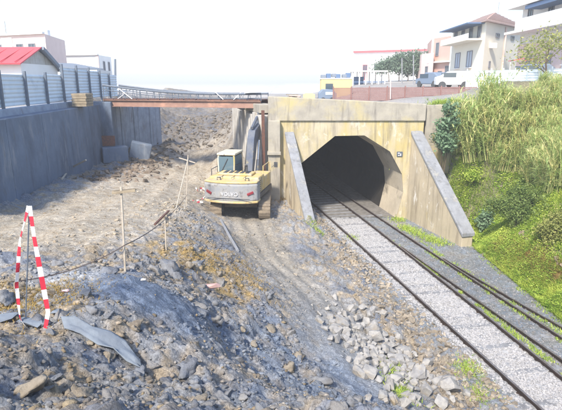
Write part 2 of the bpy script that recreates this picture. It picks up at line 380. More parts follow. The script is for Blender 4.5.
d1, d2, cid3 = worley(GX * 15.0 + .3 * perlin(GX * 20, GY * 20), GY * 15.0 - 7)
cl3 = np.clip(1 - d1 * 1.15, 0, 1) ** .6 * (cid3 - .05)
patch = np.clip(.55 + .9 * fbm(GX * .55 + 31, GY * .55, 3), .15, 1.25)
rel = rough * (.18 * fbm(GX * .8, GY * .8, 4) + patch * (.19 * cl1 + .12 * cl2 + .055 * cl3) + .03 * fbm(GX * 9, GY * 9, 3, .6))
rel += (sstep(27, 33, GY) * (1 - sstep(50, 56, GY))) * (.34 * fbm(GX * .4, GY * .4, 5, .5) + .12 * cl1)
rel += smooth_z * (.03 * fbm(GX * 1.3, GY * 1.3, 5) + .02 * cl2) * (1 - corr)
ruts = road * .045 * np.sin((GX + .1 * GY + .35 * perlin(GX * .3, GY * .3)) * 5.2) + ramp * (1 - corr) * .04 * np.sin((GX - ramp_c) * 9)
rel += ruts + mound * .06 * fbm(GX * 3, GY * 3, 3)
rel += corr * (.025 * fbm(GX * 6, GY * 6, 3)) + corr * .018 * cl2
Z = Z + rel * nearw
# drops behind walls
left_of_wall = sstep(-.42, -.18, wall_x(GY) - GX - 0.75) * (1 - sstep(WALL_END + 1.0, WALL_END + 4, GY))
Z = Z * (1 - left_of_wall) + 5.55 * left_of_wall
behind = sstep(YP + .22, YP + .42, GY) * sstep(-.15 - 2.5 * sstep(34, 40, GY), .15 + 3.0 * sstep(34, 40, GY), GX - pile_x(GY) - .45)
behind *= 1 - (1 - sstep(YP + 2.0, YP + 9, GY)) * sstep(9.6, 12.5, GX)
Z = Z * (1 - behind) + upper * behind
far = np.maximum(sstep(60, 68, GY), np.maximum(sstep(13, 17, GX), np.maximum(sstep(-13.5, -16, GX), sstep(-3, -7, GY))))
up_all = np.where(GX < -5, 5.6, upper)
up_all = np.where(GX > 12, np.maximum(6.1, upper - .1), up_all)
Z = Z * (1 - far) + up_all * far
vall = sstep(69, 120, GY) * sstep(-26, -16, GX) * (1 - sstep(5, 13, GX))
Z = Z - 3.5 * np.maximum(vall, sstep(128, 200, GY))
# earth colours, with blue sky-lit shade tinted into the foreground
nz = fbm(GX * .9, GY * .9, 5); nz2 = fbm(GX * 3.1 + 5, GY * 3.1, 4); nz3 = fbm(GX * .35 + 11, GY * .35, 3)
def C(*c): return np.array(c)[None, None, :]
def lerp(a, b, t): return a * (1 - t[..., None]) + b * t[..., None]
col = C(.262, .272, .29) + np.zeros(GX.shape + (3,))
col = lerp(col, C(.38, .30, .195), np.clip(.30 + 1.0 * nz2, 0, .88) * (1 - .55 * mound))
col = lerp(col, C(.165, .195, .255), sstep(.10, .55, nz) * .8)
col = lerp(col, lerp(C(.50, .445, .36) + 0 * col, C(.38, .32, .24), np.clip(.4 + .9 * nz2, 0, 1)), np.clip(road * 1.35 + .25 * nz, 0, .97) * sstep(.1, .4, road))
col = lerp(col, lerp(C(.36, .325, .27) + 0 * col, C(.25, .275, .31), sstep(17, 10, GY) * .8 + 0 * GX), np.clip(ramp * 1.3, 0, .92))
shade_blue = np.exp(-(((GX - .3) / 1.9) ** 2 + ((GY - 8.0) / 2.6) ** 2))  # blue of open shade painted over the lower middle ground
col = lerp(col, C(.175, .225, .31), np.clip(shade_blue * (.75 + .7 * nz), 0, .75))
col = lerp(col, C(.125, .165, .235), np.clip(mound * 1.5, 0, .95))
col = lerp(col, C(.36, .385, .42), np.clip(mound2 * 1.4, 0, .9))
straw = np.exp(-(((GX + 4.2) / .9) ** 2 + ((GY - 7.0) / .45) ** 2)) + np.exp(-(((GX + 2.4) / 1.0) ** 2 + ((GY - 12.4) / 1.5) ** 2)) + .8 * np.exp(-(((GX + 1.2) / .8) ** 2 + ((GY - 11.3) / 1.2) ** 2))
col = lerp(col, C(.40, .27, .085), np.clip(straw * (.5 + .9 * nz2), 0, .8))
dark_track = lerp(C(.22, .25, .29) + 0 * col, C(.20, .21, .21), np.clip(.5 + nz2, 0, 1))
bal = sstep(-.45 + .25 * nz2, .15, GX - x1) * (1 - sstep(-.15, .2, GX - rx(C2, GY)))
dark_track = lerp(dark_track, C(.42, .42, .43), bal * .9)
dark_track = lerp(dark_track, C(.30, .27, .22), np.clip(nz * .8, 0, .5))
col = lerp(col, dark_track, corr)
col = lerp(col, C(.20, .185, .12), bank_right)
cutback = sstep(28, 36, GY) * (GX < -1) * (GX > -14)
col = lerp(col, lerp(C(.20, .165, .125) + 0 * col, C(.15, .145, .15), np.clip(.5 + nz, 0, 1)), cutback * np.clip(.85 + .5 * nz2, 0, 1) * (1 - .5 * road))
brown = np.exp(-(((GX + 8.6) / 1.4) ** 2 + ((GY - 27.5) / 3.5) ** 2))
col = lerp(col, C(.27, .19, .13), np.clip(brown * (.4 + nz2), 0, .85))
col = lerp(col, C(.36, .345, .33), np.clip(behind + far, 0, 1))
col = lerp(col, C(.62, .61, .60), sstep(66, 80, GY))  # far plain bleached: glare and haze put into its colour
col *= (1 + .18 * nz3 + .10 * (cid2 - .5) * rough)[..., None]
nxg, nyg = GX.shape
V = np.stack([GX, GY, Z], -1).reshape(-1, 3)
idx = np.arange(nxg * nyg).reshape(nxg, nyg)
Q = np.stack([idx[:-1, :-1], idx[1:, :-1], idx[1:, 1:], idx[:-1, 1:]], -1).reshape(-1, 4)
zc = Z.reshape(-1)[Q]; qxm = V[Q, 0].mean(1); qym = V[Q, 1].mean(1)
kill = (np.ptp(zc, axis=1) > .5) & (qym > YP) & (qym < YP + .7) & (qxm > .9) & (qxm < 6.9)
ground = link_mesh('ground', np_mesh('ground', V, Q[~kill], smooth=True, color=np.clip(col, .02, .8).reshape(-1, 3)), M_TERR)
setp(ground, kind='structure')
def zat(x, y): return float(bil(gx, gy, Z, np.array([x]), np.array([y]))[0])
def zats(x, y): return bil(gx, gy, Z, np.asarray(x), np.asarray(y))
def col_at(x, y): return np.stack([bil(gx, gy, col[..., k], np.asarray(x), np.asarray(y)) for k in range(3)], -1)
def ground_px(x, y):
    """where a picture direction first meets the ground"""
    r = ray(x, y); t = np.arange(2.5, 60, .03); xs = r[0] * t; ys = r[1] * t; zs = CAM_H + r[2] * t
    hit = np.nonzero(zats(xs, ys) > zs)[0]
    i = hit[0] if len(hit) else len(t) - 1
    return Vector((xs[i], ys[i], float(zats(xs[i:i + 1], ys[i:i + 1])[0])))

# ------------------------------------------------------------------ rocks, clods
def rock_arrays(seed, sub=1, squash=.75, rough_=.28):
    """angular broken stone: hull of random points"""
    r = np.random.default_rng(seed); npt = {1: 10, 2: 19}.get(sub, 19)
    d = r.normal(size=(npt, 3)); d /= np.linalg.norm(d, axis=1)[:, None]; d = np.sign(d) * np.abs(d) ** r.uniform(.5, .9); d *= r.uniform(.75, 1.1, (npt, 1))
    bm = bmesh.new()
    for p in d: bm.verts.new(p)
    res = bmesh.ops.convex_hull(bm, input=bm.verts[:]); 
    bmesh.ops.delete(bm, geom=[g_ for g_ in res['geom_interior'] if isinstance(g_, bmesh.types.BMVert)], context='VERTS')
    bm.verts.index_update(); bmesh.ops.triangulate(bm, faces=bm.faces[:]); bm.verts.index_update(); bm.verts.ensure_lookup_table()
    v = np.array([p.co[:] for p in bm.verts]); f = np.array([[q.index for q in p.verts] for p in bm.faces]); bm.free()
    v = v * np.array([r.uniform(.85, 1.3), r.uniform(.7, 1.0), squash * r.uniform(.75, 1.15)])
    return v, f
def clod_arrays(seed, sub=3, squash=.7):
    """lumpy crumbling clay clod"""
    bm = bmesh.new(); bmesh.ops.create_icosphere(bm, subdivisions=sub, radius=1.0); r = np.random.default_rng(seed)
    v = np.array([p.co[:] for p in bm.verts]); f = np.array([[q.index for q in p.verts] for p in bm.faces]); bm.free()
    for _ in range(9):
        nrm = r.normal(size=3); nrm /= np.linalg.norm(nrm); lim = r.uniform(.45, .8); d = v @ nrm; v = v - np.outer(np.maximum(d - lim, 0) * .9, nrm)
    o = r.uniform(0, 50); nn = fbm(v[:, 0] * 1.6 + o, v[:, 1] * 1.6 + v[:, 2] * 1.3 + o, 4, .6); d1, d2, cd = worley(v[:, 0] * 2.2 + o, v[:, 1] * 2.2 + v[:, 2] * 1.9)
    v = v * (1 + .34 * nn + .5 * (.45 - d1))[:, None]
    v = v * np.array([r.uniform(.9, 1.35), r.uniform(.7, 1.0), squash * r.uniform(.75, 1.15)])
    return v, f
def rotz_arr(v, a): c, s = np.cos(a), np.sin(a); return np.stack([v[:, 0] * c - v[:, 1] * s, v[:, 0] * s + v[:, 1] * c, v[:, 2]], -1)
def scatter_rocks(name, xs, ys, sizes, m, variants, color=None, sink=.25, parent=None, zoff=0.0, smooth=False):
    Vs, Fs, Cs = [], [], []; off = 0; zs = zats(xs, ys)
    for i in range(len(xs)):
        v, f = variants[i % len(variants)]
        w = rotz_arr(v, R.uniform(0, 6.28)) * sizes[i]
        t = R.uniform(-.5, .5); ct, st = math.cos(t), math.sin(t)
        w = np.stack([w[:, 0], w[:, 1] * ct - w[:, 2] * st, w[:, 1] * st + w[:, 2] * ct], -1)
        w = w + np.array([xs[i], ys[i], zs[i] + sizes[i] * (.6 - sink * 2) * .6 + zoff])
        Vs.append(w); Fs.append(f + off); off += len(v)
        if color is not None: Cs.append(np.repeat(color[i][None], len(v), 0))
    me = np_mesh(name, np.concatenate(Vs), np.concatenate(Fs), smooth=smooth, color=np.concatenate(Cs) if color is not None else None)
    o = link_mesh(name, me, m, parent); return o
RV0 = [rock_arrays(s, 1) for s in range(10)]
RV2 = [rock_arrays(50 + s, 2, .8, .22) for s in range(12)]
CRUMB = [clod_arrays(140 + s, 1, .75) for s in range(8)]
RVS = [rock_arrays(90 + s, 1, .8, .2) for s in range(6)]

# single big clods of dug clay lying on the bank, pieces of the ground
def inside_bank(x, y):
    return x < np.interp(y, [3, 7, 9, 12, 16, 19], [2.2, .9, 1.0, -.6, -2.2, -2.9]) and x > np.interp(y, [3, 5, 7, 8.5, 11, 14, 19], [-5, -5, -5, -4.6, -3.0, -3.6, -4.8])
clod_meshes = []
made = 0
cl_cols = ((.25, .265, .295), (.32, .285, .235), (.21, .23, .27), (.29, .29, .295))
shared = []
CLV = [clod_arrays(70 + q) for q in range(9)]
for k, (v, f) in enumerate(CLV):
    for cc in cl_cols: shared.append(np_mesh('clod', v, f, smooth=True, color=np.repeat(np.array([cc]), len(v), 0)))
for me in shared: me.materials.append(M_CLOD)
while made < 240:
    y = 3.1 + 8.5 * R.random() ** 1.5; x = R.uniform(-5, 2.4)
    if not inside_bank(x, y): continue
    if math.hypot((x + 2.35) / 1.1, (y - 7.1) / .85) < 1.0: continue
    s = R.uniform(.05, .10) * (1.0 + .9 * R.random() ** 3) * (.6 + y / 13)
    o = bpy.data.objects.new('clod', R.choice(shared)); COL.objects.link(o); o.parent = ground
    o.location = (x, y, zat(x, y) + s * .02); o.scale = (s, s, s); o.rotation_euler = (R.uniform(-.5, .5), R.uniform(-.5, .5), R.uniform(0, 6.28)); made += 1
xs, ys, ss = [], [], []
while len(xs) < 9000:
    y = 2.8 + 17 * R.random() ** 1.7; x = R.uniform(-5.5, 4)
    if not inside_bank(x, y) and R.random() > .12: continue
    if math.hypot((x + 2.35) / 1.0, (y - 7.1) / .75) < 1.0 and R.random() > .1: continue
    if x > float(rx(C1, np.array(y))) - .5: continue
    xs.append(x); ys.append(y); ss.append(R.uniform(.012, .035) * (1 + 1.4 * R.random() ** 4) * (.75 + y / 20))
xs, ys, ss = map(np.array, (xs, ys, ss))
cc = col_at(xs, ys) * NP.uniform(.75, 1.3, (len(xs), 1)); ochre = NP.random(len(xs)) < .08
cc[ochre] = np.array([.34, .285, .20]) * NP.uniform(.8, 1.15, (ochre.sum(), 1))
setp(scatter_rocks('loose_clods', xs, ys, ss, M_CLOD, CRUMB, color=cc, smooth=True), 'crumbly grey and ochre clay crumbs strewn over the dug bank', 'soil', kind='stuff')

# ramp and road grit
xs = NP.uniform(-9, 4.5, 6000); ys = 7.5 + 22 * NP.random(6000) ** 1.3
ok = (xs < rx(C1, ys) - .4) & (xs > wall_x(ys) + .2) & ~((ys > YP - .2) & (xs > -.7))
xs, ys = xs[ok], ys[ok]; ss = NP.uniform(.010, .028, len(xs)) * (1 + 2.5 * NP.random(len(xs)) ** 6)
setp(scatter_rocks('road_grit', xs, ys, ss, M_CLOD, RV0, color=col_at(xs, ys) * NP.uniform(.8, 1.15, (len(xs), 1))), 'small stones and grit on the haul road and ramp', 'grit', kind='stuff')
# rubble between ramp and rails
xs = NP.uniform(1.0, 6.3, 9000); ys = 7 + 20 * NP.random(9000) ** 1.3
dd = rx(C1, ys) - xs
ok = (dd > .3) & (dd < 2.5 - .05 * ys + .5 * NP.random(9000)) & (ys < 25)
xs, ys = xs[ok], ys[ok]; ss = NP.uniform(.025, .07, len(xs)) * (1 + NP.random(len(xs)) ** 5)
setp(scatter_rocks('trackside_rubble', xs, ys, ss, M_CLOD, RV0, color=np.array([.37, .325, .265]) * NP.uniform(.65, 1.3, (len(xs), 1)) * np.array([1, 1, 1])), 'grey rubble strewn along the left rail', 'rubble', kind='stuff')

# heap of pale stones
heap = empty('stone_heap', ground_px(385, 350), label='heap of pale broken stones between the ramp and the left rail', cat='stone heap')
shm = [np_mesh('stone', v, f) for v, f in RV2]
for me in shm: me.materials.append(M_STONE)
spx = []
tries = 0
while len(spx) < 230 and tries < 20000:
    tries += 1
    t = R.random(); cx = 338 + 92 * t; cy = 318 + 78 * t
    px = cx + R.gauss(0, 17) * (.7 + .3 * t); py = cy + R.gauss(0, 9)
    p = ground_px(px, py)
    if p.x > float(rx(C1, np.array(p.y))) - .55: continue
    s = R.uniform(.045, .13) * (1 + 1.3 * R.random() ** 3)
    if any((p.x - q[0]) ** 2 + (p.y - q[1]) ** 2 < ((s + q[2]) * .42) ** 2 for q in spx): continue
    spx.append((p.x, p.y, s, p.z))
for (x, y, s, z) in spx:
    o = bpy.data.objects.new('stone', R.choice(shm)); COL.objects.link(o); o.parent = heap
    o.location = Vector((x, y, z + s * .24 + .03 * R.random())) - heap.location; o.scale = (s, s, s); o.rotation_euler = (R.uniform(-.6, .6), R.uniform(-.6, .6), R.uniform(0, 6.28))

# ------------------------------------------------------------------ railway tracks
def rail_mesh(Cf, y0, y1, dz=0.0):
    prof = [(-.035, 0), (.035, 0), (.035, -.035), (.01, -.05), (.01, -.125), (.065, -.14), (.065, -.15), (-.065, -.15), (-.065, -.14), (-.01, -.125), (-.01, -.05), (-.035, -.035)]
    Ys = np.arange(y0, y1 + .01, .75); vs_, fs = [], []; k = len(prof)
    for Y in Ys:
        x = float(rx(Cf, np.array(Y)))
        for px, pz in prof: vs_.append((x + px, Y, pz + dz))
    for i in range(len(Ys) - 1):
        for j in range(k): fs.append((i * k + j, i * k + (j + 1) % k, (i + 1) * k + (j + 1) % k, (i + 1) * k + j))
    m = MB(); m.v = vs_; m.f = fs + [tuple(range(k)), tuple((len(Ys) - 1) * k + j for j in range(k - 1, -1, -1))]
    return m
def add_rail(Cf, y0, y1, parent, dz=0.0):
    o = rail_mesh(Cf, y0, y1, dz).build('rail', M_RAIL, parent)
    h = MB(); Ys = np.arange(y0, y1 + .01, .75)
    vs_, fs = [], []
    for Y in Ys:
        x = float(rx(Cf, np.array(Y))); vs_ += [(x - .028, Y, .003 + dz), (x + .028, Y, .003 + dz)]
    for i in range(len(Ys) - 1): fs.append((2 * i, 2 * i + 1, 2 * i + 3, 2 * i + 2))
    h.v, h.f = vs_, fs
    h.build('running_surface', M_RAILTOP, o)
    return o
tr1 = empty('railway_track', (0, 0, 0), label='left railway track on pale ballast leading into the tunnel', cat='railway track')
add_rail(C1, -3, 46, tr1); add_rail(C2, -3, 46, tr1)
sl = MB().prism([(-.13, -.12), (.13, -.12), (.10, 0), (-.10, 0)], -1.18, 1.18, 'X'); slo = None
for i in range(66):
    Y = 5 + .6 * i
    xm = float(rx(C1, np.array(Y)) + rx(C2, np.array(Y))) / 2; a = math.atan(float(np.polyval(np.polyder(C1), Y)))
    if slo is None: o = slo = sl.build('sleeper', M_SLEEPER, tr1, .012)
    else: o = slo.copy(); COL.objects.link(o)
    o.parent = tr1; o.location = (xm - .1, Y, -.108 + R.uniform(-.02, .010)); o.rotation_euler = (0, 0, -a + R.uniform(-.015, .015))
tr2 = empty('railway_track', (0, 0, 0), label='right railway track with weeds between paired rails beside the grassy bank', cat='railway track')
add_rail(C2b, -2, 20.6, tr2, -.01); add_rail(C3, -3, 44, tr2, -.01); 
go = add_rail(C3b, -2, 19.6, tr2, -.02); go.name = 'guard_rail'
for i in range(36):
    Y = 5 + .6 * i
    xm = float(rx(C2, np.array(Y)) + rx(C3, np.array(Y))) / 2 + .25
    o = slo.copy(); COL.objects.link(o); o.parent = tr2; o.scale = (.62, 1, 1); o.location = (xm, Y, -.12 + R.uniform(-.02, .006)); o.rotation_euler = (0, 0, .17)
# ballast
N_ = 19000
ys = 6 + 19.2 * NP.random(N_) ** 1.3; u = NP.random(N_)
xl, xr_ = rx(C1, ys), rx(C2, ys); xs = xl - .25 - .35 * NP.random(N_) ** 3 + u * (xr_ - xl + .3)
ok = (np.abs(xs - xl) > .07) & (np.abs(xs - xr_) > .07)
xs, ys = xs[ok], ys[ok]
setp(scatter_rocks('ballast', xs, ys, NP.uniform(.022, .045, len(xs)), M_BALLAST, RVS), 'pale crushed stone ballast between the rails of the left track', 'ballast', kind='stuff')
ys = 6 + 19 * NP.random(5000) ** 1.4; xs = rx(C2, ys) + .1 + NP.random(5000) * (toe_x(ys) - rx(C2, ys) - .3)
setp(scatter_rocks('dirty_ballast', xs, ys, NP.uniform(.015, .04, len(xs)), M_CLOD, RVS, color=np.array([.27, .27, .28]) * NP.uniform(.6, 1.5, (len(xs), 1))), 'dirty grey ballast on the right track', 'ballast', kind='stuff')

# ------------------------------------------------------------------ tunnel portal
def pp(x, y): p = aty(x, y, YP); return (p.x, p.z)
OPEN = [(1.12, -.6), (1.03, 1.3), pp(301, 163.5), pp(335, 136), pp(364.5, 135.4), pp(390, 151.5), pp(402, 174.3), (6.5, 1.3), (6.13, -.6)]
tun = empty('tunnel_portal', (3.7, YP, 0), label='stained yellowish concrete railway tunnel portal with dark octagonal mouth', cat='tunnel')
T0 = tun.location
def plate_with_hole(outer, hole, y0, y1):
    bm = bmesh.new(); edges = []
    for lp in (outer, hole):
        vs_ = [bm.verts.new((p[0], y0, p[1])) for p in lp]
        edges += [bm.edges.new((vs_[i], vs_[(i + 1) % len(vs_)])) for i in range(len(vs_))]
    bmesh.ops.triangle_fill(bm, edges=edges, use_beauty=True)
    ret = bmesh.ops.extrude_face_region(bm, geom=bm.faces[:])
    for e in ret['geom']:
        if isinstance(e, bmesh.types.BMVert): e.co.y = y1
    bmesh.ops.recalc_face_normals(bm, faces=bm.faces)
    me = bpy.data.meshes.new('headwall'); bm.to_mesh(me); bm.free(); return me
outer = [(-.62, -1.0), (7.35, -1.0), (7.35, 5.06), (-.62, 5.06)]
hole = [(p[0], max(p[1], -.6)) for p in OPEN]
o = link_mesh('headwall', plate_with_hole(outer, hole, 0, .9), M_PORTAL, tun, (-T0.x, 0, 0))
o.location = (-T0.x, 0, 0)
# parapet with its drip ledge
m = MB(); m._add([(-.66, -.10, 5.06), (7.40, -.10, 5.06), (7.40, .95, 5.06), (-.66, .95, 5.06), (-.66, -.10, 6.30), (7.40, -.10, 5.92), (7.40, .6, 5.92), (-.66, .6, 6.30)],
       [(0, 3, 2, 1), (4, 5, 6, 7), (0, 1, 5, 4), (1, 2, 6, 5), (2, 3, 7, 6), (3, 0, 4, 7)])
m.build('parapet', M_PARAPET, tun, .04, loc=(-T0.x, 0, 0))
box('left_pier', (-.35 - T0.x, -.14, 2.6), (.62, .5, 5.0), M_PARAPET, tun, .03)
box('pier_ledge', (-.35 - T0.x, -.22, 3.45), (.70, .62, .16), M_PARAPET, tun, .02)
# lining: segments parallel to the tracks
def slope_at(Y): return float(np.polyval(np.polyder(C2), Y))
SL = -.172
mdl = [p for p in OPEN]
lin = empty('tmp', (0, 0, 0)); bpy.data.objects.remove(lin)
def ring(t, grow=0.0):
    cx, cz = 3.75, 1.8; k = 1 + grow
    return [((p[0] - cx) * k + cx + SL * t + .006 * max(0.0, t - 8) ** 2, t, (p[1] - cz) * k + cz) for p in mdl]
M_SHADED_LINING = mat('shaded_lining', (.035, .031, .028), .9, col2=(.02, .018, .017), scale=1.2, bump=.4, bscale=12)  # near-black colour stands in for the unlit depth of the bore
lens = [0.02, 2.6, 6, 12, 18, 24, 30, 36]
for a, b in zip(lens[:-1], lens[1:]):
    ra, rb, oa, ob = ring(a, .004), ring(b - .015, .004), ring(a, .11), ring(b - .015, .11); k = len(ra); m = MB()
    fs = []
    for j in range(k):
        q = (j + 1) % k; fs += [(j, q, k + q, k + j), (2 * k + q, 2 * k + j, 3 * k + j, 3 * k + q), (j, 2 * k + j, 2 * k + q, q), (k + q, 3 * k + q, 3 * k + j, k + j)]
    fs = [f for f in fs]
    m._add(ra + rb + oa + ob, fs); m.build('lining_segment', M_LINING if a < 1 else M_SHADED_LINING, tun, loc=(-T0.x, 0, 0))  # mouth ring coloured pale as lit, deeper rings dark as unlit
# tunnel floor and end wall; the bore's darkness is partly painted into its lining
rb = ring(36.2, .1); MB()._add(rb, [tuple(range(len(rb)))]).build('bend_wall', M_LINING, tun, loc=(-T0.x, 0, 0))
fl = MB(); 
yy = np.arange(.25, 36, 1.0)
for t in yy:
    r_ = ring(t)
    fl.v += [(r_[0][0] - .2, t, -.13), (r_[-1][0] + .2, t, -.13)]
fl.f = [(2 * i, 2 * i + 1, 2 * i + 3, 2 * i + 2) for i in range(len(yy) - 1)]
M_TFLOOR = mat('tunnel_floor', (.22, .21, .20), .9, col2=(.12, .115, .11), scale=5, bump=.6, bscale=25)
fo = fl.build('tunnel_bed', M_TFLOOR, tun, loc=(-T0.x, 0, 0))
# right side kerb inside
m = MB()
for i in range(10): 
    pass
sg = box('plaque', (aty(399.5, 154, YP).x - T0.x, -.03, aty(399.5, 154, YP).z), (.30, .04, .26), mat('plaque_dark', (.10, .12, .15), .5), tun, .008)
pm = MB()
for dx_, dz_, w_, h_ in ((-.05, .05, .10, .05), (.05, -.03, .05, .12), (-.04, -.07, .08, .04)): pm.box((sg.data.vertices[0].co.x * 0 + aty(399.5, 154, YP).x - T0.x + dx_, -.054, aty(399.5, 154, YP).z + dz_), (w_, .006, h_))
pm.build('white_mark', M_WHITEPL, sg)

def wing(name, top_a, top_b, z_bot, w, coping_w, label):
    """wall running from the headwall (a) out to its foot (b), top sloping down"""
    a, b = Vector(top_a), Vector(top_b)
    e = empty(name, ((a.x + b.x) / 2, (a.y + b.y) / 2, 0), label=label, cat='wing wall'); O = e.location
    d = Vector((b.x - a.x, b.y - a.y, 0)).normalized(); nrm = Vector((-d.y, d.x, 0)) * (w / 2)
    m = MB(); q = [a - nrm, a + nrm, b + nrm, b - nrm]
    vs_ = [Vector((p.x, p.y, z_bot)) - O for p in q] + [p - O for p in q]
    m._add(vs_, [(0, 3, 2, 1), (4, 5, 6, 7), (0, 1, 5, 4), (1, 2, 6, 5), (2, 3, 7, 6), (3, 0, 4, 7)]); m.build('wall_body', M_WING, e, .02)
    m = MB(); n2 = nrm * (coping_w / w); up = Vector((0, 0, .02)); th = Vector((0, 0, .17)); d2 = d * .06
    q = [a - n2 + d * .02, a + n2 + d * .02, b + n2 + d2, b - n2 + d2]
    vs_ = [p - O + up * .0 + Vector((0, 0, .003)) for p in q] + [p - O + th for p in q]
    m._add(vs_, [(0, 3, 2, 1), (4, 5, 6, 7), (0, 1, 5, 4), (1, 2, 6, 5), (2, 3, 7, 6), (3, 0, 4, 7)]); m.build('coping', M_COPING, e, .025)
    return e
wing('wing_wall', (6.98, YP - .02, 4.40), (8.28, 20.75, .35), -.6, .55, .66, 'sloping concrete wing wall between the right track and the grassy bank')
wing('wing_wall', (.42, YP - .02, 4.35), (1.35, 22.2, .55), -.6, .42, .50, 'narrow blue-grey sloping wing wall left of the tunnel mouth')

# low wall continuing right of the portal, and the pale pile wall going back on the left
w = empty('street_retaining_wall', (9.2, YP + .35, 4.5), label='low tan concrete wall right of the portal behind the broad-leaved shrub', cat='wall')
for i in range(3):
    MB().lo_hi((-1.72 + i * 1.42, -.2, -2.2), (-1.72 + i * 1.42 + 1.40, .3, 1.35 + .06 * i)).build('wall_panel', M_PARAPET, w, .02)
w = empty('pile_wall', (-1, YP, 0), label='pale ribbed concrete pile wall behind the excavator boom under the steel beams', cat='wall')
for i in range(14):
    Y = YP + .55 + i * .62
    MB().tube([(pile_x(Y) + 1, Y - YP, -.5), (pile_x(Y) + 1, Y - YP, 5.4 - R.uniform(0, .15))], .36, 12).build('pile', M_PILE2, w)
m = MB(); m.bar((pile_x(YP + .2) + 1.05, .9, 5.62), (pile_x(YP + 9.4) + 1.05, 9.4, 5.62), .8, .45); m.build('capping_beam', M_PARAPET, w, .03)
# rusty corner post against the pier
setp(MB().bar((-.88, YP - .15, .6), (-.92, YP - .15, 5.6), .16, .16).build('steel_post', M_DARKRUST), 'rusty steel post standing against the left pier of the portal', 'post')

# ------------------------------------------------------------------ left retaining wall, ledge, fence
Y0, Y1 = 5.0, WALL_END
lw = empty('retaining_wall', (wall_x(17.0), 17.0, 0), label='long dark blue-grey concrete retaining wall along the haul road', cat='wall'); O = lw.location
segs = np.arange(Y0, Y1 + .01, 3.25)
for a, b in zip(segs[:-1], segs[1:]):
    b2 = b - .02; m = MB(); xa, xb = wall_x(a), wall_x(b2)
    vs_ = [(xa, a, 1.0), (xa - .75, a, 1.0), (xb - .75, b2, 1.0), (xb, b2, 1.0), (xa - .08, a, 5.70), (xa - .75, a, 5.72), (xb - .75, b2, 5.72), (xb - .08, b2, 5.70)]
    m._add([Vector(v) - O for v in vs_], [(0, 3, 2, 1), (4, 5, 6, 7), (0, 1, 5, 4), (1, 2, 6, 5), (2, 3, 7, 6), (3, 0, 4, 7)]); m.build('wall_panel', M_WALL, lw, .03)
# kerb ledge behind, pale
m = MB(); m._add([Vector(v) - O for v in [(wall_x(Y0) - .55, Y0, 5.6), (wall_x(Y0) - 1.1, Y0, 5.6), (wall_x(28) - 1.1, 28, 5.6), (wall_x(28) - .55, 28, 5.6), (wall_x(Y0) - .62, Y0, 5.98), (wall_x(Y0) - 1.1, Y0, 5.98), (wall_x(28) - 1.1, 28, 5.98), (wall_x(28) - .62, 28, 5.98)]],
       [(0, 3, 2, 1), (4, 5, 6, 7), (0, 1, 5, 4), (1, 2, 6, 5), (2, 3, 7, 6), (3, 0, 4, 7)]); m.build('ledge', M_PILE, lw, .04)
# fence of horizontal corrugated sheets
fence = empty('sheet_fence', (wall_x(17) - .9, 17, 5.95), label='galvanised corrugated sheet fence with dark posts on the left wall', cat='fence'); FO = fence.location
def corr_panel(pa, pb, z0, z1, name, m, parent, O, rib=.17, amp=.02):
    pa, pb = Vector(pa), Vector(pb); d = (pb - pa); L_ = d.length; d.normalize(); nrm = Vector((d.y, -d.x, 0))
    nz_ = max(8, int((z1 - z0) / rib * 4)); vs_, fs = [], []
    for i in range(nz_ + 1):
        z = z0 + (z1 - z0) * i / nz_; off = amp * math.sin(2 * math.pi * (z - z0) / rib)
        for t in (0, L_ * .5, L_): vs_.append(pa + d * t + nrm * off + Vector((0, 0, z)) - O)
    for i in range(nz_):
        for j in range(2): k = i * 3 + j; fs.append((k, k + 1, k + 4, k + 3))
    mb = MB(); mb.v = [tuple(v) for v in vs_]; mb.f = fs
    o = mb.build(name, m, parent); s = o.modifiers.new('thick', 'SOLIDIFY'); s.thickness = .006
    return o
FX = lambda Y: wall_x(Y) - .88
posts_y = np.arange(8.2, 38, 2.25)
for i in range(len(posts_y) - 1):
    a, b = posts_y[i], posts_y[i + 1]; hi = 7.33 if a < 26.2 else 7.78
    lo = 6.02 if a < 26.2 else 6.0
    if a > 30: hi -= .35 * (a - 30) / 6
    corr_panel((FX(a) + .0, a - .04, 0), (FX(b), b + .04, 0), lo + R.uniform(-.03, .06), hi + R.uniform(-.10, .05), 'corrugated_sheet', M_ZINC, fence, FO)
    MB().bar(Vector((FX(a) + .09, a, 5.7)) - FO, Vector((FX(a) + .09, a, hi + .12)) - FO, .10, .10).build('post', M_POST, fence, .008)
# wooden crate wedge on the wall head
cr = empty('timber_stack', aty(83.5, 106.5, 26.4), label='small stack of weathered timber planks on the end of the left wall', cat='timber stack')
for i in range(5):
    MB().box((R.uniform(-.04, .04), 0, .075 + i * .135), (.75, 1.0, .12), Matrix.Rotation(R.uniform(-.04, .04), 3, 'Z')).build('plank', M_TIMBER, cr, .01)

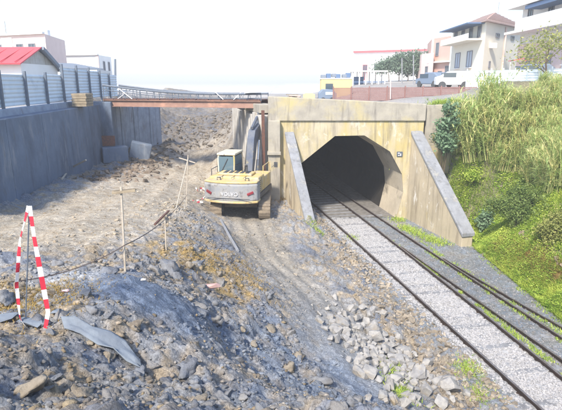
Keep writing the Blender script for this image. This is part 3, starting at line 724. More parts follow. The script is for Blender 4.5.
# pile wall continuing behind on the left under the bridge
p2 = empty('panel_wall', (-11, 33, 0), label='grey concrete piles below the left end of the steel bridge', cat='wall'); O = p2.location
ptsw = [aty(98, 118, 30.3), aty(118, 116, 32.2), aty(135, 113, 33.8), aty(158, 110, 36.5)]
k = 0
for a, b in zip(ptsw[:-1], ptsw[1:]):
    nn = 4
    for i in range(nn):
        t = (i + .5) / nn; p = a.lerp(b, t); wd = (b - a).length / nn
        dd = Vector((b.x - a.x, b.y - a.y, 0)).normalized(); A_ = p - dd * wd * .48; B_ = p + dd * wd * .48
        zb = 1.6; m = MB(); nrm = Vector((dd.y, -dd.x, 0)) * .22
        offn = Vector((dd.y, -dd.x, 0)) * R.uniform(-.05, .05)
        q = [A_ + nrm, B_ + nrm, B_ - nrm * 1.5, A_ - nrm * 1.5]
        m._add([Vector((v.x, v.y, zb)) + offn - O for v in q] + [Vector((v.x, v.y, 5.75)) + offn - O for v in q], [(0, 3, 2, 1), (4, 5, 6, 7), (0, 1, 5, 4), (1, 2, 6, 5), (2, 3, 7, 6), (3, 0, 4, 7)])
        m.build('concrete_pile', M_PILE, p2, .05); k += 1
# return wall closing the recess between the long wall and the piles
rw = box('abutment_block', (-10.95, 30.4, 4.2), (1.5, .9, 3.3), M_WALL, None, .04); setp(rw, 'dark concrete abutment block carrying the left end of the rusty beam', 'abutment')
cb = setp(box('concrete_block', (-10.1, 29.6, 2.75), (1.5, .8, .95), M_WALL, None, .06, Matrix.Rotation(.5, 3, 'Z')), 'dark broken concrete block at the foot of the left piles', 'concrete block')
cb = setp(box('concrete_block', (-9.0, 31.3, 2.7), (1.3, .8, 1.1), M_WALL, None, .08, Matrix.Rotation(.25, 3, 'Z') @ Matrix.Rotation(.25, 3, 'Y')), 'tilted concrete block below the rusty beam right of the abutment', 'concrete block')
rb_ = setp(MB().box((-10.55, 29.72, 3.55), (.95, .2, .6)).build('brick_infill', mat('brick_infill', (.24, .10, .07), .9, col2=(.12, .07, .06), scale=8, bump=.6, bscale=20)), 'reddish brick infill in the dark recess under the abutment', 'brickwork')

# ------------------------------------------------------------------ steel bridge
br = empty('steel_footbridge', (-6, 29.5, 5.4), label='rusty steel beam bridge spanning the cutting left of the tunnel', cat='bridge'); O = br.location
bl, brt = aty(104, 103, 30.4), aty(261, 104.5, 27.6)
def ibeam(a, b, h, wd, name, m, parent):
    mb = MB(); up = Vector((0, 0, 1)); a, b = Vector(a) - O, Vector(b) - O
    mb.bar(a + up * (h / 2 - .02), b + up * (h / 2 - .02), wd, .04); mb.bar(a - up * (h / 2 - .02), b - up * (h / 2 - .02), wd, .04); mb.bar(a, b, .03, h - .082)
    return mb.build(name, m, parent)
ibeam(bl, brt, .40, .26, 'i_beam', M_RUSTBEAM, br)
back = Vector((.35, 2.0, -.02))
ibeam(bl + back, brt + back, .40, .26, 'i_beam', M_DARKRUST, br)
m = MB()
for i in range(13):
    t = (i + .5) / 13; p = bl.lerp(brt, t) + Vector((0, 0, .235)) - O; o_ = back
    MB().bar(p - o_ * .06, p + o_ * 1.06, .66, .05).build('deck_plank', M_DARKRUST, br)
for k, dd in enumerate((Vector((0, .05, .0)), back)):
    pts = []
    for i in range(17):
        t = i / 16; q = bl.lerp(brt, t) + dd + Vector((0, 0, .95 - .38 * t - .16 * math.sin(math.pi * t) + (.10 * (1 - t) ** 3))); pts.append(q - O)
    MB().tube(pts, .065, 6).build('hand_rail', M_POST, br)
    pts2 = [p - Vector((0, 0, .26)) for p in pts]
    MB().tube(pts2, .022, 5).build('mid_rail', M_POST, br)
    for i in range(0, 17, 2):
        t = i / 16; q = bl.lerp(brt, t) + dd + Vector((0, 0, .2)) - O
        MB().tube([q, pts[i]], .025, 5).build('rail_post', M_POST, br)
for i in range(44):
    t = (i + .5) / 44; j = min(15, int(t * 16)); q = bl.lerp(brt, t) + Vector((0, .05, .22)) - O
    hz_ = .95 - .38 * t - .16 * math.sin(math.pi * t) + .10 * (1 - t) ** 3
    MB().bar(q, q + Vector((.10 * (-1) ** i, 0, hz_ - .25)), .022, .022).build('baluster', M_POST, br)
for (t, ln, s) in ((.10, .9, 1), (.2, -.8, 1), (.78, -.55, .8), (.84, .5, .8)):
    q = bl.lerp(brt, t) + Vector((0, -.1, .25)) - O
    MB().bar(q, q + Vector((ln, .1, .62 * s)), .07, .03).build('brace', M_WHITEPL, br)
setp(MB().bar(brt + Vector((-.9, .1, .62)), brt + Vector((.55, .1, .78)), .5, .04).build('sheet_offcut', M_ZINC), 'bent metal sheet lying on the right end of the bridge rail', 'metal sheet')

# ------------------------------------------------------------------ excavator (local: +Y forward, origin on the ground)
ep = aty(246, 212, 22.3)
ex = empty('excavator', (ep.x - .20, ep.y + 1.0, zat(ep.x, ep.y + 1.0) - .03), 0.0, 'yellow and grey crawler excavator seen from behind at the left of the tunnel', 'excavator')
ex.scale = (.87, .87, .87)
def crawler(sx):
    L_, rr = 3.5, .44
    path = []
    for k in range(13): a = -math.pi / 2 - math.pi * k / 12; path.append((-L_ / 2 + rr * math.cos(a), rr + rr * math.sin(a)))
    for k in range(13): a = math.pi / 2 - math.pi * k / 12; path.append((L_ / 2 + rr * math.cos(a), rr + rr * math.sin(a)))
    c = MB().prism(path, sx * 1.26 - .27, sx * 1.26 + .27, 'X').build('crawler', M_MUDTRACK, ex, .03)
    # shoes round the path
    P = path + [path[0]]; d = 0; shoe = MB().box((0, 0, 0), (.60, .155, .05)).box((0, -.05, .035), (.60, .025, .03)); s0 = None
    seg = [(Vector((0, *P[i])), Vector((0, *P[i + 1]))) for i in range(len(P) - 1)]
    tot = sum((b - a).length for a, b in seg); nn = int(tot / .175)
    for k in range(nn):
        t = tot * k / nn
        for a, b in seg:
            l = (b - a).length
            if t <= l: p = a.lerp(b, t / l if l else 0); dr = (b - a).normalized(); break
            t -= l
        if s0 is None: o = s0 = shoe.build('track_shoe', M_MUDTRACK, c)
        else: o = s0.copy(); COL.objects.link(o)
        o.parent = c; o.location = p + Vector((sx * 1.26, 0, 0)); o.rotation_euler = (math.atan2(dr.z, dr.y) + math.pi, 0, 0)
    for k in (-1, 1):
        MB().tube([(sx * (1.2 - .31), k * L_ / 2, rr), (sx * (1.2 + .31), k * L_ / 2, rr)], .3, 16).build('idler', M_DARKM, c)
for sx in (-1, 1): crawler(sx)
MB().box((0, 0, .62), (1.9, 2.2, .42)).build('undercarriage', M_MUDTRACK, ex, .04)
MB().tube([(0, 0, .8), (0, 0, 1.06)], .62, 20).build('slew_ring', M_DARKM, ex)
up = empty('upper_structure', (0, 0, 0)); up.parent = ex; up.rotation_euler = (0, 0, math.radians(-11))
# counterweight with curved plan
cwp = []
for k in range(13):
    t = -1 + 2 * k / 12; cwp.append((1.42 * t, -2.75 + .38 * abs(t) ** 2.6))
cwp += [(1.42, -1.75), (-1.42, -1.75)]
cw = MB().prism(cwp, 1.10, 2.02, 'Z').build('counterweight', M_CWGREY, up, .09)
cwp2 = [(x * .985, y * .985 + .0) for x, y in cwp]
MB().prism(cwp2, 2.024, 2.12, 'Z').build('counterweight_top', M_YELLOW, up, .04)
MB().prism([(x * 1.004, y * 1.004) for x, y in cwp], 1.02, 1.14, 'Z').build('counterweight_skirt', M_YELLOW, up, .03)
for sx in (-1, 1):
    MB().box((sx * 1.08, -2.555, 1.55), (.34, .10, .13), Matrix.Rotation(sx * .42, 3, 'Z') @ Matrix.Rotation(-sx * .35, 3, 'Y')).build('tail_lamp', M_REDLAMP, up, .02)
tm = text_mesh('VOLVO', .27, .012); tm.materials.append(M_LETTER)
to = bpy.data.objects.new('lettering', tm); COL.objects.link(to); to.parent = up; to.rotation_euler = (math.pi / 2, 0, 0); to.location = (.05, -2.765, 1.5)
MB().lo_hi((-1.36, -1.75, 1.06), (1.36, 1.3, 1.32)).build('deck_frame', M_DARKM, up, .03)
MB().lo_hi((-1.33, -1.76, 1.32), (1.33, -.42, 2.22)).build('engine_cover', M_YELLOW, up, .08)
MB().lo_hi((-.95, -1.5, 2.22), (.9, -.6, 2.34)).build('engine_hatch', M_YELLOW, up, .04)
for i in range(5): MB().box((-.6 + i * .3, -1.05, 2.352), (.18, .62, .02)).build('vent_slat', M_DARKM, up)
MB().lo_hi((.45, -.4, 1.32), (1.33, 1.25, 2.05)).build('tank_box', M_YELLOW, up, .06)
MB().tube([(.55, -1.2, 2.3), (.55, -1.2, 2.72), (.55, -1.3, 2.8)], .06, 10).build('exhaust', M_DARKM, up)
for k in range(6): MB().box((1.337, -1.6 + .0, 1.45 + k * .11), (.02, .5, .05)).build('side_grille', M_DARKM, up)
MB().box((1.338, -1.08, 1.75), (.012, .03, .8)).build('panel_seam', M_DARKM, up)
for sx in (-.62, 0, .62): MB().box((sx, -1.755, 2.23), (.03, .9, .012)).build('panel_seam', M_DARKM, up)
MB().box((0, -2.757, 1.28), (2.2, .02, .03)).build('counterweight_groove', M_DARKM, up)
for sx in (-.75, .75): MB().tube([(sx, -2.2, 2.12), (sx, -2.2, 2.25), (sx + .18, -2.2, 2.25), (sx + .18, -2.2, 2.12)], .03, 6).build('lifting_eye', M_DARKM, up)
MB().tube([(-1.25, -1.6, 2.22), (-1.25, -1.6, 2.55), (-1.25, -.6, 2.55), (-1.25, -.6, 2.22)], .022, 6).build('guard_rail', M_DARKM, up)
for sx in (-1, 1): MB().bar((sx * 1.42, 1.0, 2.3), (sx * 1.6, 1.05, 2.45), .02, .02).box((sx * 1.66, 1.05, 2.45), (.2, .04, .3)).build('mirror', M_DARKM, up)
# cab with glazing
cab = empty('cab', (-.86, .55, 1.32)); cab.parent = up
cx, cy, ch = .5, .85, 1.78
for sx in (-1, 1):
    for sy in (-1, 1):
        MB().bar((sx * (cx - .04), sy * (cy - .04), 0), (sx * (cx - .06), sy * (cy - .1), ch), .09, .09).build('cab_pillar', M_CABWHITE if sx < 0 else M_YELLOW, cab, .01)
MB().lo_hi((-cx, -cy, 0), (cx, cy, .55)).build('cab_lower', M_YELLOW, cab, .04)
MB().box((0, -.0, ch + .05), (1.06, 1.68, .13)).build('cab_roof', M_CABWHITE, cab, .05)
g = glass_mat(); M_CG = mat('cab_glass', (.10, .16, .20), .08, spec=.8)
MB().box((0, -cy + .045, 1.15), (.84, .02, 1.12)).build('rear_window', M_CG, cab)
for sx in (-1, 1): MB().box((sx * (cx - .04), 0, 1.15), (.02, 1.5, 1.12)).build('side_window', M_CG, cab)
MB().box((0, cy - .07, 1.15), (.84, .02, 1.12)).build('windscreen', M_CG, cab)
MB().bar((-.38, -cy + .02, .66), (.1, -cy + .02, 1.6), .05, .03).build('wiper_bar', M_DARKM, cab)
MB().box((-.2, -cy - .02, 1.85), (.22, .10, .10)).build('work_lamp', M_WHITEPL, cab, .02)
MB().tube([(cx + .03, -.9, .5), (cx + .03, -.9, 1.2), (cx + .03, .3, 1.2)], .02, 6).build('hand_rail', M_DARKM, cab)
# right hand rail
MB().tube([(1.28, -.5, 2.05), (1.28, -.5, 2.62), (1.28, .9, 2.62), (1.28, 1.2, 2.05)], .025, 6).build('guard_rail', M_YELLOW, up)
MB().tube([(1.28, 1.1, 1.3), (1.28, 1.32, 2.3), (1.28, 1.32, 2.62)], .025, 6).build('ladder_rail', M_YELLOW, up)
# boom, stick, bucket
bx_ = .12
def plate_boom(pts, w_, name, m, parent):
    mb = MB(); mb.prism(pts, bx_ - w_ / 2, bx_ + w_ / 2, 'X'); return mb.build(name, m, parent, .03)
boom = plate_boom([(.65, 1.45), (.95, 1.35), (2.15, 3.55), (4.0, 4.30), (4.12, 4.62), (3.75, 4.75), (1.75, 4.30), (1.42, 3.85)], .42, 'boom', M_BOOM, up)
for sx in (-1, 1):
    MB().tube([(bx_ + sx * .33, 1.25, 1.4), (bx_ + sx * .33, 1.75, 2.6)], .085, 10).build('boom_cylinder', M_BOOM, up)
    MB().tube([(bx_ + sx * .33, 1.75, 2.6), (bx_ + sx * .33, 2.1, 3.7)], .05, 10).build('cylinder_rod', M_CHROME, up)
MB().tube([(bx_, 1.7, 4.42), (bx_, 3.0, 4.95)], .085, 10).build('stick_cylinder', M_BOOM, up)
MB().tube([(bx_, 3.0, 4.95), (bx_, 3.85, 5.12)], .05, 10).build('cylinder_rod', M_CHROME, up)
plate_boom([(3.75, 5.2), (3.95, 5.22), (4.35, 4.5), (4.55, 2.3), (4.35, 2.25), (3.85, 4.35)], .34, 'stick', M_BOOM, up)
MB().tube([(bx_, 4.12, 4.95), (bx_, 4.65, 3.5)], .07, 10).build('bucket_cylinder', M_BOOM, up)
bk = [(4.3, 2.3), (4.6, 2.35), (4.95, 1.75), (4.85, 1.15), (4.4, .85), (3.85, .95), (3.6, 1.3), (4.05, 1.35), (4.4, 1.5), (4.45, 1.9)]
MB().prism(bk, bx_ - .55, bx_ + .55, 'X').build('bucket', M_MUDTRACK, up, .03)
for k in range(5): MB().bar((bx_ - .45 + k * .225, 3.85, 1.12), (bx_ - .45 + k * .225, 3.42, 1.28), .09, .07, .04, .03).build('bucket_tooth', M_DARKM, up)
for k in range(3):
    MB().tube([(bx_ - .26 - .05 * k, 1.0 + .1 * k, 1.7), (bx_ - .30, 1.6, 3.4), (bx_ - .26, 2.1, 4.1), (bx_ - .24, 3.6, 4.7)], .022, 6).build('hydraulic_hose', M_DARKM, up)

# ------------------------------------------------------------------ stakes, ropes, tape
def ribbon(name, pts, width, parent, mats, seglen=.16, facing=(0, -1, 0), twist=0.0):
    """striped tape: alternating red and white lengths"""
    pts = [Vector(p) for p in pts]; dense = []
    for a, b in zip(pts[:-1], pts[1:]):
        k = max(1, int((b - a).length / .04))
        dense += [a.lerp(b, i / k) for i in range(k)]
    dense.append(pts[-1]); vs_, fs, mi = [], [], []; dist = 0
    for i, p in enumerate(dense):
        d = (dense[min(i + 1, len(dense) - 1)] - dense[max(i - 1, 0)]).normalized()
        w_ = d.cross(Vector(facing)).normalized(); tw = math.sin(i * .21) * twist
        w_ = Matrix.Rotation(tw, 3, d) @ w_
        vs_ += [p - w_ * width / 2, p + w_ * width / 2]
        if i: fs.append((2 * i - 2, 2 * i - 1, 2 * i + 1, 2 * i)); dist += (p - dense[i - 1]).length; mi.append(int(dist / seglen) % 2)
    mb = MB(); mb.v = [tuple(v) for v in vs_]; mb.f = fs; o = mb.build(name, mats[0], parent); o.data.materials.append(mats[1])
    for p, k in zip(o.data.polygons, mi): p.material_index = k
    s = o.modifiers.new('thick', 'SOLIDIFY'); s.thickness = .002
    return o
tb1 = ground_px(23, 322); tb2 = ground_px(47, 325)
ttop = aty(28.5, 206, tb1.y)
ts = empty('tape_stand', tb1, label='red and white striped warning tape hanging in a loop from a thin rod', cat='warning tape'); O = ts.location
MB().tube([Vector((0, .02, -.15)), ttop - O + Vector((0, .02, .0))], .008, 6).build('rod', M_POST, ts)
l1 = ttop - O; mid1 = aty(21, 265, tb1.y) - O
ribbon('tape', [l1, aty(20, 240, tb1.y) - O, aty(16.5, 285, tb1.y - .02) - O, aty(20, 318, tb1.y - .03) - O, aty(26, 327, tb1.y - .1) - O], .042, ts, (M_WHITEPL, M_REDPL), .11, twist=.9)
ribbon('tape', [l1 + Vector((.01, 0, 0)), aty(34.5, 240, tb1.y - .03) - O, aty(42, 280, tb1.y - .05) - O, aty(48, 312, tb1.y - .08) - O, aty(45, 330, tb1.y - .12) - O], .058, ts, (M_WHITEPL, M_REDPL), .13, twist=.35)

def stake(label, base_px, top_px, bar_px=None, w_=.035, extra=None):
    b = ground_px(*base_px); t = aty(*top_px, b.y)
    e = empty('wooden_stake', b, label=label, cat='stake', group='wooden marker stakes along the edge of the haul road'); O = e.location
    MB().bar((0, 0, -.2), t - O, w_, w_, w_ * .9, w_ * .9).build('upright', M_STAKE, e, .004)
    if bar_px:
        p, q = aty(*bar_px[0], b.y - w_), aty(*bar_px[1], b.y - w_)
        MB().bar(p - O, q - O, .03, .045).build('crossbar', M_TIMBER if extra is None else M_STAKE, e, .004)
    if extra:
        q = ground_px(*extra); MB().bar(q - O - Vector((0, 0, .05)), t - O - Vector((0, 0, .12)), .03, .03).build('brace', M_STAKE, e, .004)
    return b, t
s1 = stake('wooden stake with dark level crossbar beside the blue-grey mound', (125, 272), (121, 187), ((112, 193.2), (135.5, 190.5)))
s3 = stake('short plain wooden stake between the two crossbar stakes', (166, 250), (165, 219))
s2 = stake('pale braced wooden stake with tilted crossbar nearest the excavator', (186, 206), (188, 155), ((179, 157.8), (195.5, 163)), .04, (174.5, 214))
def sag(pts, s, n_=10):
    out = []
    for a, b in zip(pts[:-1], pts[1:]):
        for i in range(n_): t = i / n_; out.append(Vector(a).lerp(Vector(b), t) - Vector((0, 0, s * 4 * t * (1 - t))))
    return out + [Vector(pts[-1])]
k1 = aty(125, 245, s1[0].y - .03); k3 = aty(165.5, 219, s3[0].y - .03); k2 = aty(187, 195, s2[0].y - .03)
r0 = aty(-25, 283, 6.3); rmid = aty(60, 273, 7.4)
setp(MB().tube(sag([r0, rmid, k1, k3, k2], .05), .009, 6).build('barrier_rope', M_CORD), 'thin dark barrier rope strung between the wooden stakes', 'rope')
# crumpled tape by the excavator
tp = empty('fallen_tape', ground_px(203, 208), label='crumpled red and white tape lying left of the excavator', cat='warning tape'); O = tp.location
for k in range(6):
    a = ground_px(195 + R.uniform(0, 16), 193 + R.uniform(0, 17)); pts = []
    d = Vector((R.uniform(-1, 1), R.uniform(-.4, .4), 0)).normalized()
    for i in range(7): pts.append(a + d * (i * .14) + Vector((R.uniform(-.05, .05), R.uniform(-.1, .1), .06 + abs(R.gauss(.10, .14)))) - O)
    ribbon('tape', pts, .07, tp, (M_WHITEPL, M_REDPL), .17, twist=1.2)
s4 = ground_px(201, 205)
# grey membrane sheet
edge_a = [(61, 324), (76, 327), (93, 334), (111, 341), (126, 352), (139, 365)]
edge_b = [(66, 335), (81, 340), (98, 350), (114, 358), (127, 367), (143, 374)]
vs_, fs = [], []
for i, (pa, pb) in enumerate(zip(edge_a, edge_b)):
    A_, B_ = ground_px(*pa), ground_px(*pb)
    for j in range(6):
        t = j / 5; p = A_.lerp(B_, t); z = max(zat(p.x + dx, p.y + dy) for dx in (-.08, 0, .08) for dy in (-.08, 0, .08))
        vs_.append(Vector((p.x, p.y, z + .025 + .03 * math.sin(i * 2.3 + j * 1.4) + R.uniform(-.015, .02))))
for i in range(len(edge_a) - 1):
    for j in range(5): k = i * 6 + j; fs.append((k, k + 1, k + 7, k + 6))
O = vs_[0].copy(); mb = MB(); mb.v = [tuple(v - O) for v in vs_]; mb.f = fs
o = mb.build('membrane_sheet', M_GREYSHEET, None, smooth=True); o.location = O
sd = o.modifiers.new('sub', 'SUBSURF'); sd.subdivision_type = 'SIMPLE'; sd.levels = sd.render_levels = 1
s_ = o.modifiers.new('thick', 'SOLIDIFY'); s_.thickness = .012
setp(o, 'torn grey membrane sheet lying on the clods below the striped tape', 'plastic sheet')
# scraps
def scrap(px, size, m, name, label, cat, sq=.35):
    p = ground_px(*px); v, f = rock_arrays(int(px[0] * 7 + px[1]), 2, sq, .3)
    me = np_mesh(name, v * np.array(size), f); o = link_mesh(name, me, m); o.location = p + Vector((0, 0, size[2] * .5)); o.rotation_euler = (R.uniform(-.2, .2), R.uniform(-.2, .2), R.uniform(-.6, .6))
    return setp(o, label, cat)
scrap((208, 290), (.24, .14, .17), M_PINK, 'foam_scrap', 'crumpled pale pink scrap on the bank right of the mound', 'scrap')
scrap((143, 281), (.05, .04, .05), M_WHITEPL, 'white_scrap', 'small white scrap on top of the blue-grey mound', 'scrap')
scrap((66, 293), (.05, .04, .05), mat('pinkwhite', (.66, .45, .47), .7), 'paper_scrap', 'small pinkish scrap left of the blue-grey mound', 'scrap')
scrap((168, 204), (.10, .08, .12), M_TIMBER, 'wood_offcut', 'brown wood offcut on the road edge by the plain stake', 'wood')
# broken slabs by the tape feet
for i, (px, sz, lb) in enumerate((((30, 327), (.32, .22, .07), 'flat grey slab under the feet of the striped tape'), ((8, 322), (.26, .2, .09), 'grey broken slab at the left edge behind the tape feet'), ((58, 316), (.2, .16, .06), 'small grey slab right of the tape feet'), ((86, 296), (.22, .16, .10), 'dark clod slab left of the blue-grey mound'))):
    p = ground_px(*px); v, f = rock_arrays(400 + i, 2, .8, .12)
    o = link_mesh('broken_slab', np_mesh('broken_slab', v * np.array(sz) * .6, f), M_GREYSHEET if i < 3 else mat('darkclod', (.13, .14, .16), .9, bump=.6)); o.location = p + Vector((0, 0, .05)); o.rotation_euler = (R.uniform(-.2, .2), R.uniform(-.2, .2), R.uniform(0, 3))
    setp(o, lb, 'slab')
# sticks and debris by the left wall
def beam_px(name, a, b, Ya, Yb, w_, m, label, cat): 
    A_, B_ = aty(*a, Ya), aty(*b, Yb); setp(MB().bar(A_, B_, w_, w_).build(name, m), label, cat)
def gpx(px, dz=.03): return ground_px(*px) + Vector((0, 0, dz))
setp(MB().tube([gpx((62, 180)), gpx((70, 172), .1), aty(86, 160, 23.5)], .045, 6).build('fallen_pole', M_STAKE), 'pale pole leaning against the foot of the left wall', 'pole')
setp(MB().bar(gpx((155, 226), .05), gpx((169, 214), .12), .06, .04).build('dark_plank', M_DARKRUST), 'dark plank lying by the short plain stake', 'plank')
setp(MB().bar(gpx((113, 192), .03), gpx((136, 190), .05), .08, .05).build('road_plank', M_TIMBER), 'plank lying on the road behind the first crossbar stake', 'plank')
setp(MB().tube([gpx((221, 222), .05), gpx((229, 238), .10), gpx((238, 252), .04)], .05, 6).build('buried_pipe', M_COPING), 'grey pipe half buried along the top edge of the bank', 'pipe')
xs, ys = [], []
while len(xs) < 260:
    y = R.uniform(23, 32); x = R.gauss(-8.6 + .05 * (y - 27), .8)
    if x < wall_x(y) + .25: continue
    xs.append(x); ys.append(y)
xs, ys = np.array(xs), np.array(ys)
setp(scatter_rocks('brown_rubble', xs, ys, NP.uniform(.06, .2, len(xs)), M_CLOD, RV0, color=np.array([.25, .205, .165]) * NP.uniform(.6, 1.3, (len(xs), 1))), 'brown broken rubble heaped along the foot of the left piles', 'rubble', kind='stuff')

xs, ys = NP.uniform(-10.5, -2.5, 1500), NP.uniform(29, 56, 1500)
ok = (xs > wall_x(ys) + 1.0) & (xs < pile_x(ys) - .4) & (np.exp(-((xs - (-6.3 + 0.05 * (ys - 15))) / 2.2) ** 2) * (ys < 38) < .5); xs, ys = xs[ok], ys[ok]
setp(scatter_rocks('cutting_rubble', xs, ys, NP.uniform(.05, .22, len(xs)), M_CLOD, RV0, color=np.array([.19, .165, .135]) * NP.uniform(.6, 1.5, (len(xs), 1))), 'dark earth lumps on the slopes of the cutting beyond the bridge', 'rubble', kind='stuff')

# ------------------------------------------------------------------ vegetation
def blades(base_xyz, hgt, wid, lean, vv, seg=3, droop=.6, rnd=NP):
    """many grass or reed blades in arrays"""
    n_ = len(base_xyz); az = rnd.uniform(0, 2 * np.pi, n_); Vs = []; dirx, diry = np.cos(az), np.sin(az)
    wx, wy = -diry, dirx
    for i in range(seg + 1):
        t = i / seg; out = lean * (t ** 1.6) * hgt; z = hgt * (t - droop * lean * t * t * .5)
        w_ = wid * (1 - t) ** .7 * .5 + 1e-4
        c = np.stack([base_xyz[:, 0] + dirx * out, base_xyz[:, 1] + diry * out, base_xyz[:, 2] + z], -1)
        o = np.stack([wx * w_, wy * w_, np.zeros(n_)], -1); Vs += [c - o, c + o]
    Vv = np.stack(Vs, 1).reshape(-1, 3); k = 2 * (seg + 1); F_ = []
    b = np.arange(n_)[:, None] * k
    for i in range(seg): F_.append(np.concatenate([b + 2 * i, b + 2 * i + 1, b + 2 * i + 3, b + 2 * i + 2], 1))
    return Vv, np.concatenate(F_), np.repeat(vv, k)
def leaf_quads(P_, size, vv, up_bias=.4, rnd=NP, aspect=.55):
    n_ = len(P_); nrm = rnd.normal(size=(n_, 3)); nrm[:, 2] = np.abs(nrm[:, 2]) + up_bias; nrm /= np.linalg.norm(nrm, axis=1)[:, None]
    a = np.cross(nrm, rnd.normal(size=(n_, 3))); a /= np.linalg.norm(a, axis=1)[:, None]; b = np.cross(nrm, a)
    s = (size * rnd.uniform(.6, 1.3, n_))[:, None]
    Vv = np.stack([P_ - a * s, P_ + b * s * aspect + nrm * s * .15, P_ + a * s, P_ - b * s * aspect + nrm * s * .15], 1).reshape(-1, 3)
    return Vv, np.arange(n_ * 4).reshape(-1, 4), np.repeat(vv, 4)
M_GRASS = leaf_mat('grass_green', (.22, .38, .045), (.56, .64, .13))
M_REED = leaf_mat('reed_leaf', (.33, .49, .16), (.82, .74, .38), trans=.42)
M_BUSH = leaf_mat('bush_leaf', (.08, .15, .04), (.26, .33, .10))
M_BROAD = leaf_mat('broad_leaf', (.11, .20, .11), (.25, .36, .22))
M_YBUSH = leaf_mat('olive_leaf', (.16, .21, .05), (.42, .42, .14))
M_STRAW = leaf_mat('straw', (.30, .20, .06), (.50, .37, .14))
M_BARK = mat('bark', (.15, .11, .08), .9, col2=(.09, .07, .05), scale=8, bump=.5, bscale=20)
# grass carpet on the bank
n_ = 90000
ys = 12 + 13.3 * NP.random(n_); xs = toe_x(ys) - .25 + NP.random(n_) ** 1.2 * np.clip(.9 + (ys - 12) * .3, .9, 4.2)
cl = fbm(xs * 1.1, ys * 1.1, 3); ok = (cl > -.42) | (xs - toe_x(ys) < .8) & (cl > -.5); ok &= ~((ys > 20.4) & (xs < 8.6 - (ys - 20.75) * .26)) & (ys < 25.2)
xs, ys, cl = xs[ok], ys[ok], cl[ok]
Vv, F_, at_ = blades(np.stack([xs, ys, zats(xs, ys) - .01], -1), NP.uniform(.07, .24, len(xs)), NP.uniform(.02, .04, len(xs)), NP.uniform(.3, 1.3, len(xs)), np.clip(.45 + cl * .8 + NP.normal(0, .22, len(xs)), 0, 1), 2)
setp(link_mesh('bank_grass', np_mesh('bank_grass', Vv, F_, attr=at_), M_GRASS), 'bright green grass and weeds covering the bank right of the tracks', 'grass', kind='stuff')
n_ = 70000
ys = 12 + 13.3 * NP.random(n_); xs = toe_x(ys) - .15 + NP.random(n_) ** 1.2 * np.clip(.9 + (ys - 12) * .3, .9, 4.0)
cl = fbm(xs * .9 + 3, ys * .9, 3); ok = (cl > -.3) & ~((ys > 20.4) & (xs < 8.7 - (ys - 20.75) * .26)) & (ys < 25.2); xs, ys, cl = xs[ok], ys[ok], cl[ok]
P_ = np.stack([xs, ys, zats(xs, ys) + NP.uniform(.02, .2, len(xs))], -1)
Vv, F_, at_ = leaf_quads(P_, np.where(ys > 20, .05, .032), np.clip(.4 + cl * .6 + NP.normal(0, .25, len(xs)), 0, 1), 1.0)
setp(link_mesh('ground_cover', np_mesh('ground_cover', Vv, F_, attr=at_), M_GRASS), 'low leafy ground cover on the lower bank', 'ground cover', kind='stuff')
# weeds between the rails
n_ = 15000
ys = 6.5 + 15 * NP.random(n_); w_ = NP.random(n_); xs = np.where(w_ < .4, rx(C2, ys) + .06 + NP.random(n_) * (.1 + .03 * np.clip(20 - ys, 0, 9)), np.where(w_ < .8, rx(C3, ys) - .15 + NP.random(n_) * .6, toe_x(ys) - .5 + NP.random(n_) * .4))
ok = fbm(xs * 1.4, ys * 1.4, 2) > -.05; xs, ys = xs[ok], ys[ok]
Vv, F_, at_ = blades(np.stack([xs, ys, zats(xs, ys)], -1), NP.uniform(.04, .12, len(xs)), NP.uniform(.012, .025, len(xs)), NP.uniform(.3, 1.3, len(xs)), NP.uniform(0, .9, len(xs)), 2)
setp(link_mesh('track_weeds', np_mesh('track_weeds', Vv, F_, attr=at_), M_GRASS), 'green weeds growing between the rails of the right track', 'weeds', kind='stuff')
def tuft_field(name, pxs, spread, cnt, h, m, label, cat, wid=.018):
    X_, Y_ = [], []
    for px in pxs:
        c = ground_px(*px[:2]); s_ = spread if len(px) < 3 else px[2]
        X_ += list(NP.normal(c.x, s_, cnt)); Y_ += list(NP.normal(c.y, s_ * 1.3, cnt))
    X_, Y_ = np.array(X_), np.array(Y_)
    Vv, F_, at_ = blades(np.stack([X_, Y_, zats(X_, Y_) - .02], -1), NP.uniform(.4, 1.0, len(X_)) * h, NP.uniform(.7, 1.3, len(X_)) * wid, NP.uniform(.3, 1.6, len(X_)), NP.uniform(0, 1, len(X_)), 2)
    return setp(link_mesh(name, np_mesh(name, Vv, F_, attr=at_), m), label, cat, kind='stuff')
tuft_field('portal_weeds', [(405, 228), (412, 231), (420, 235), (440, 243), (398, 220), (430, 240)], .22, 260, .22, M_GRASS, 'green weeds at the foot of the right wing wall', 'weeds', .03)
tuft_field('trackside_weeds', [(393, 372), (399, 385), (404, 397), (471, 372), (466, 366), (480, 395), (311, 222), (318, 231), (352, 238)], .16, 220, .16, M_GRASS, 'green weeds between the stone heap and the left rail', 'weeds', .022)
tuft_field('dead_bank_grass', [(512, 252), (522, 257), (532, 262), (542, 268), (552, 272), (560, 277), (500, 246), (538, 258)], .22, 650, .3, M_STRAW, 'strip of tan dead grass low on the bank below the bushes', 'dry grass', .02)
tuft_field('slope_weeds', [(442, 160), (450, 175), (462, 190), (470, 205), (455, 150), (475, 170), (448, 140), (465, 155)], .45, 520, .45, M_GRASS, 'green weeds behind the coping of the right wing wall', 'weeds', .03)
tuft_field('dry_grass', [(10, 305), (25, 300), (45, 299), (60, 297)], .32, 1300, .09, M_STRAW, 'ochre dry grass behind the feet of the striped tape', 'dry grass', .012)
tuft_field('dry_grass_ridge', [(185, 255), (200, 258), (215, 265), (240, 270), (248, 277), (178, 262), (230, 255), (250, 290)], .38, 480, .12, M_STRAW, 'ochre dry grass along the crest of the bank', 'dry grass', .014)
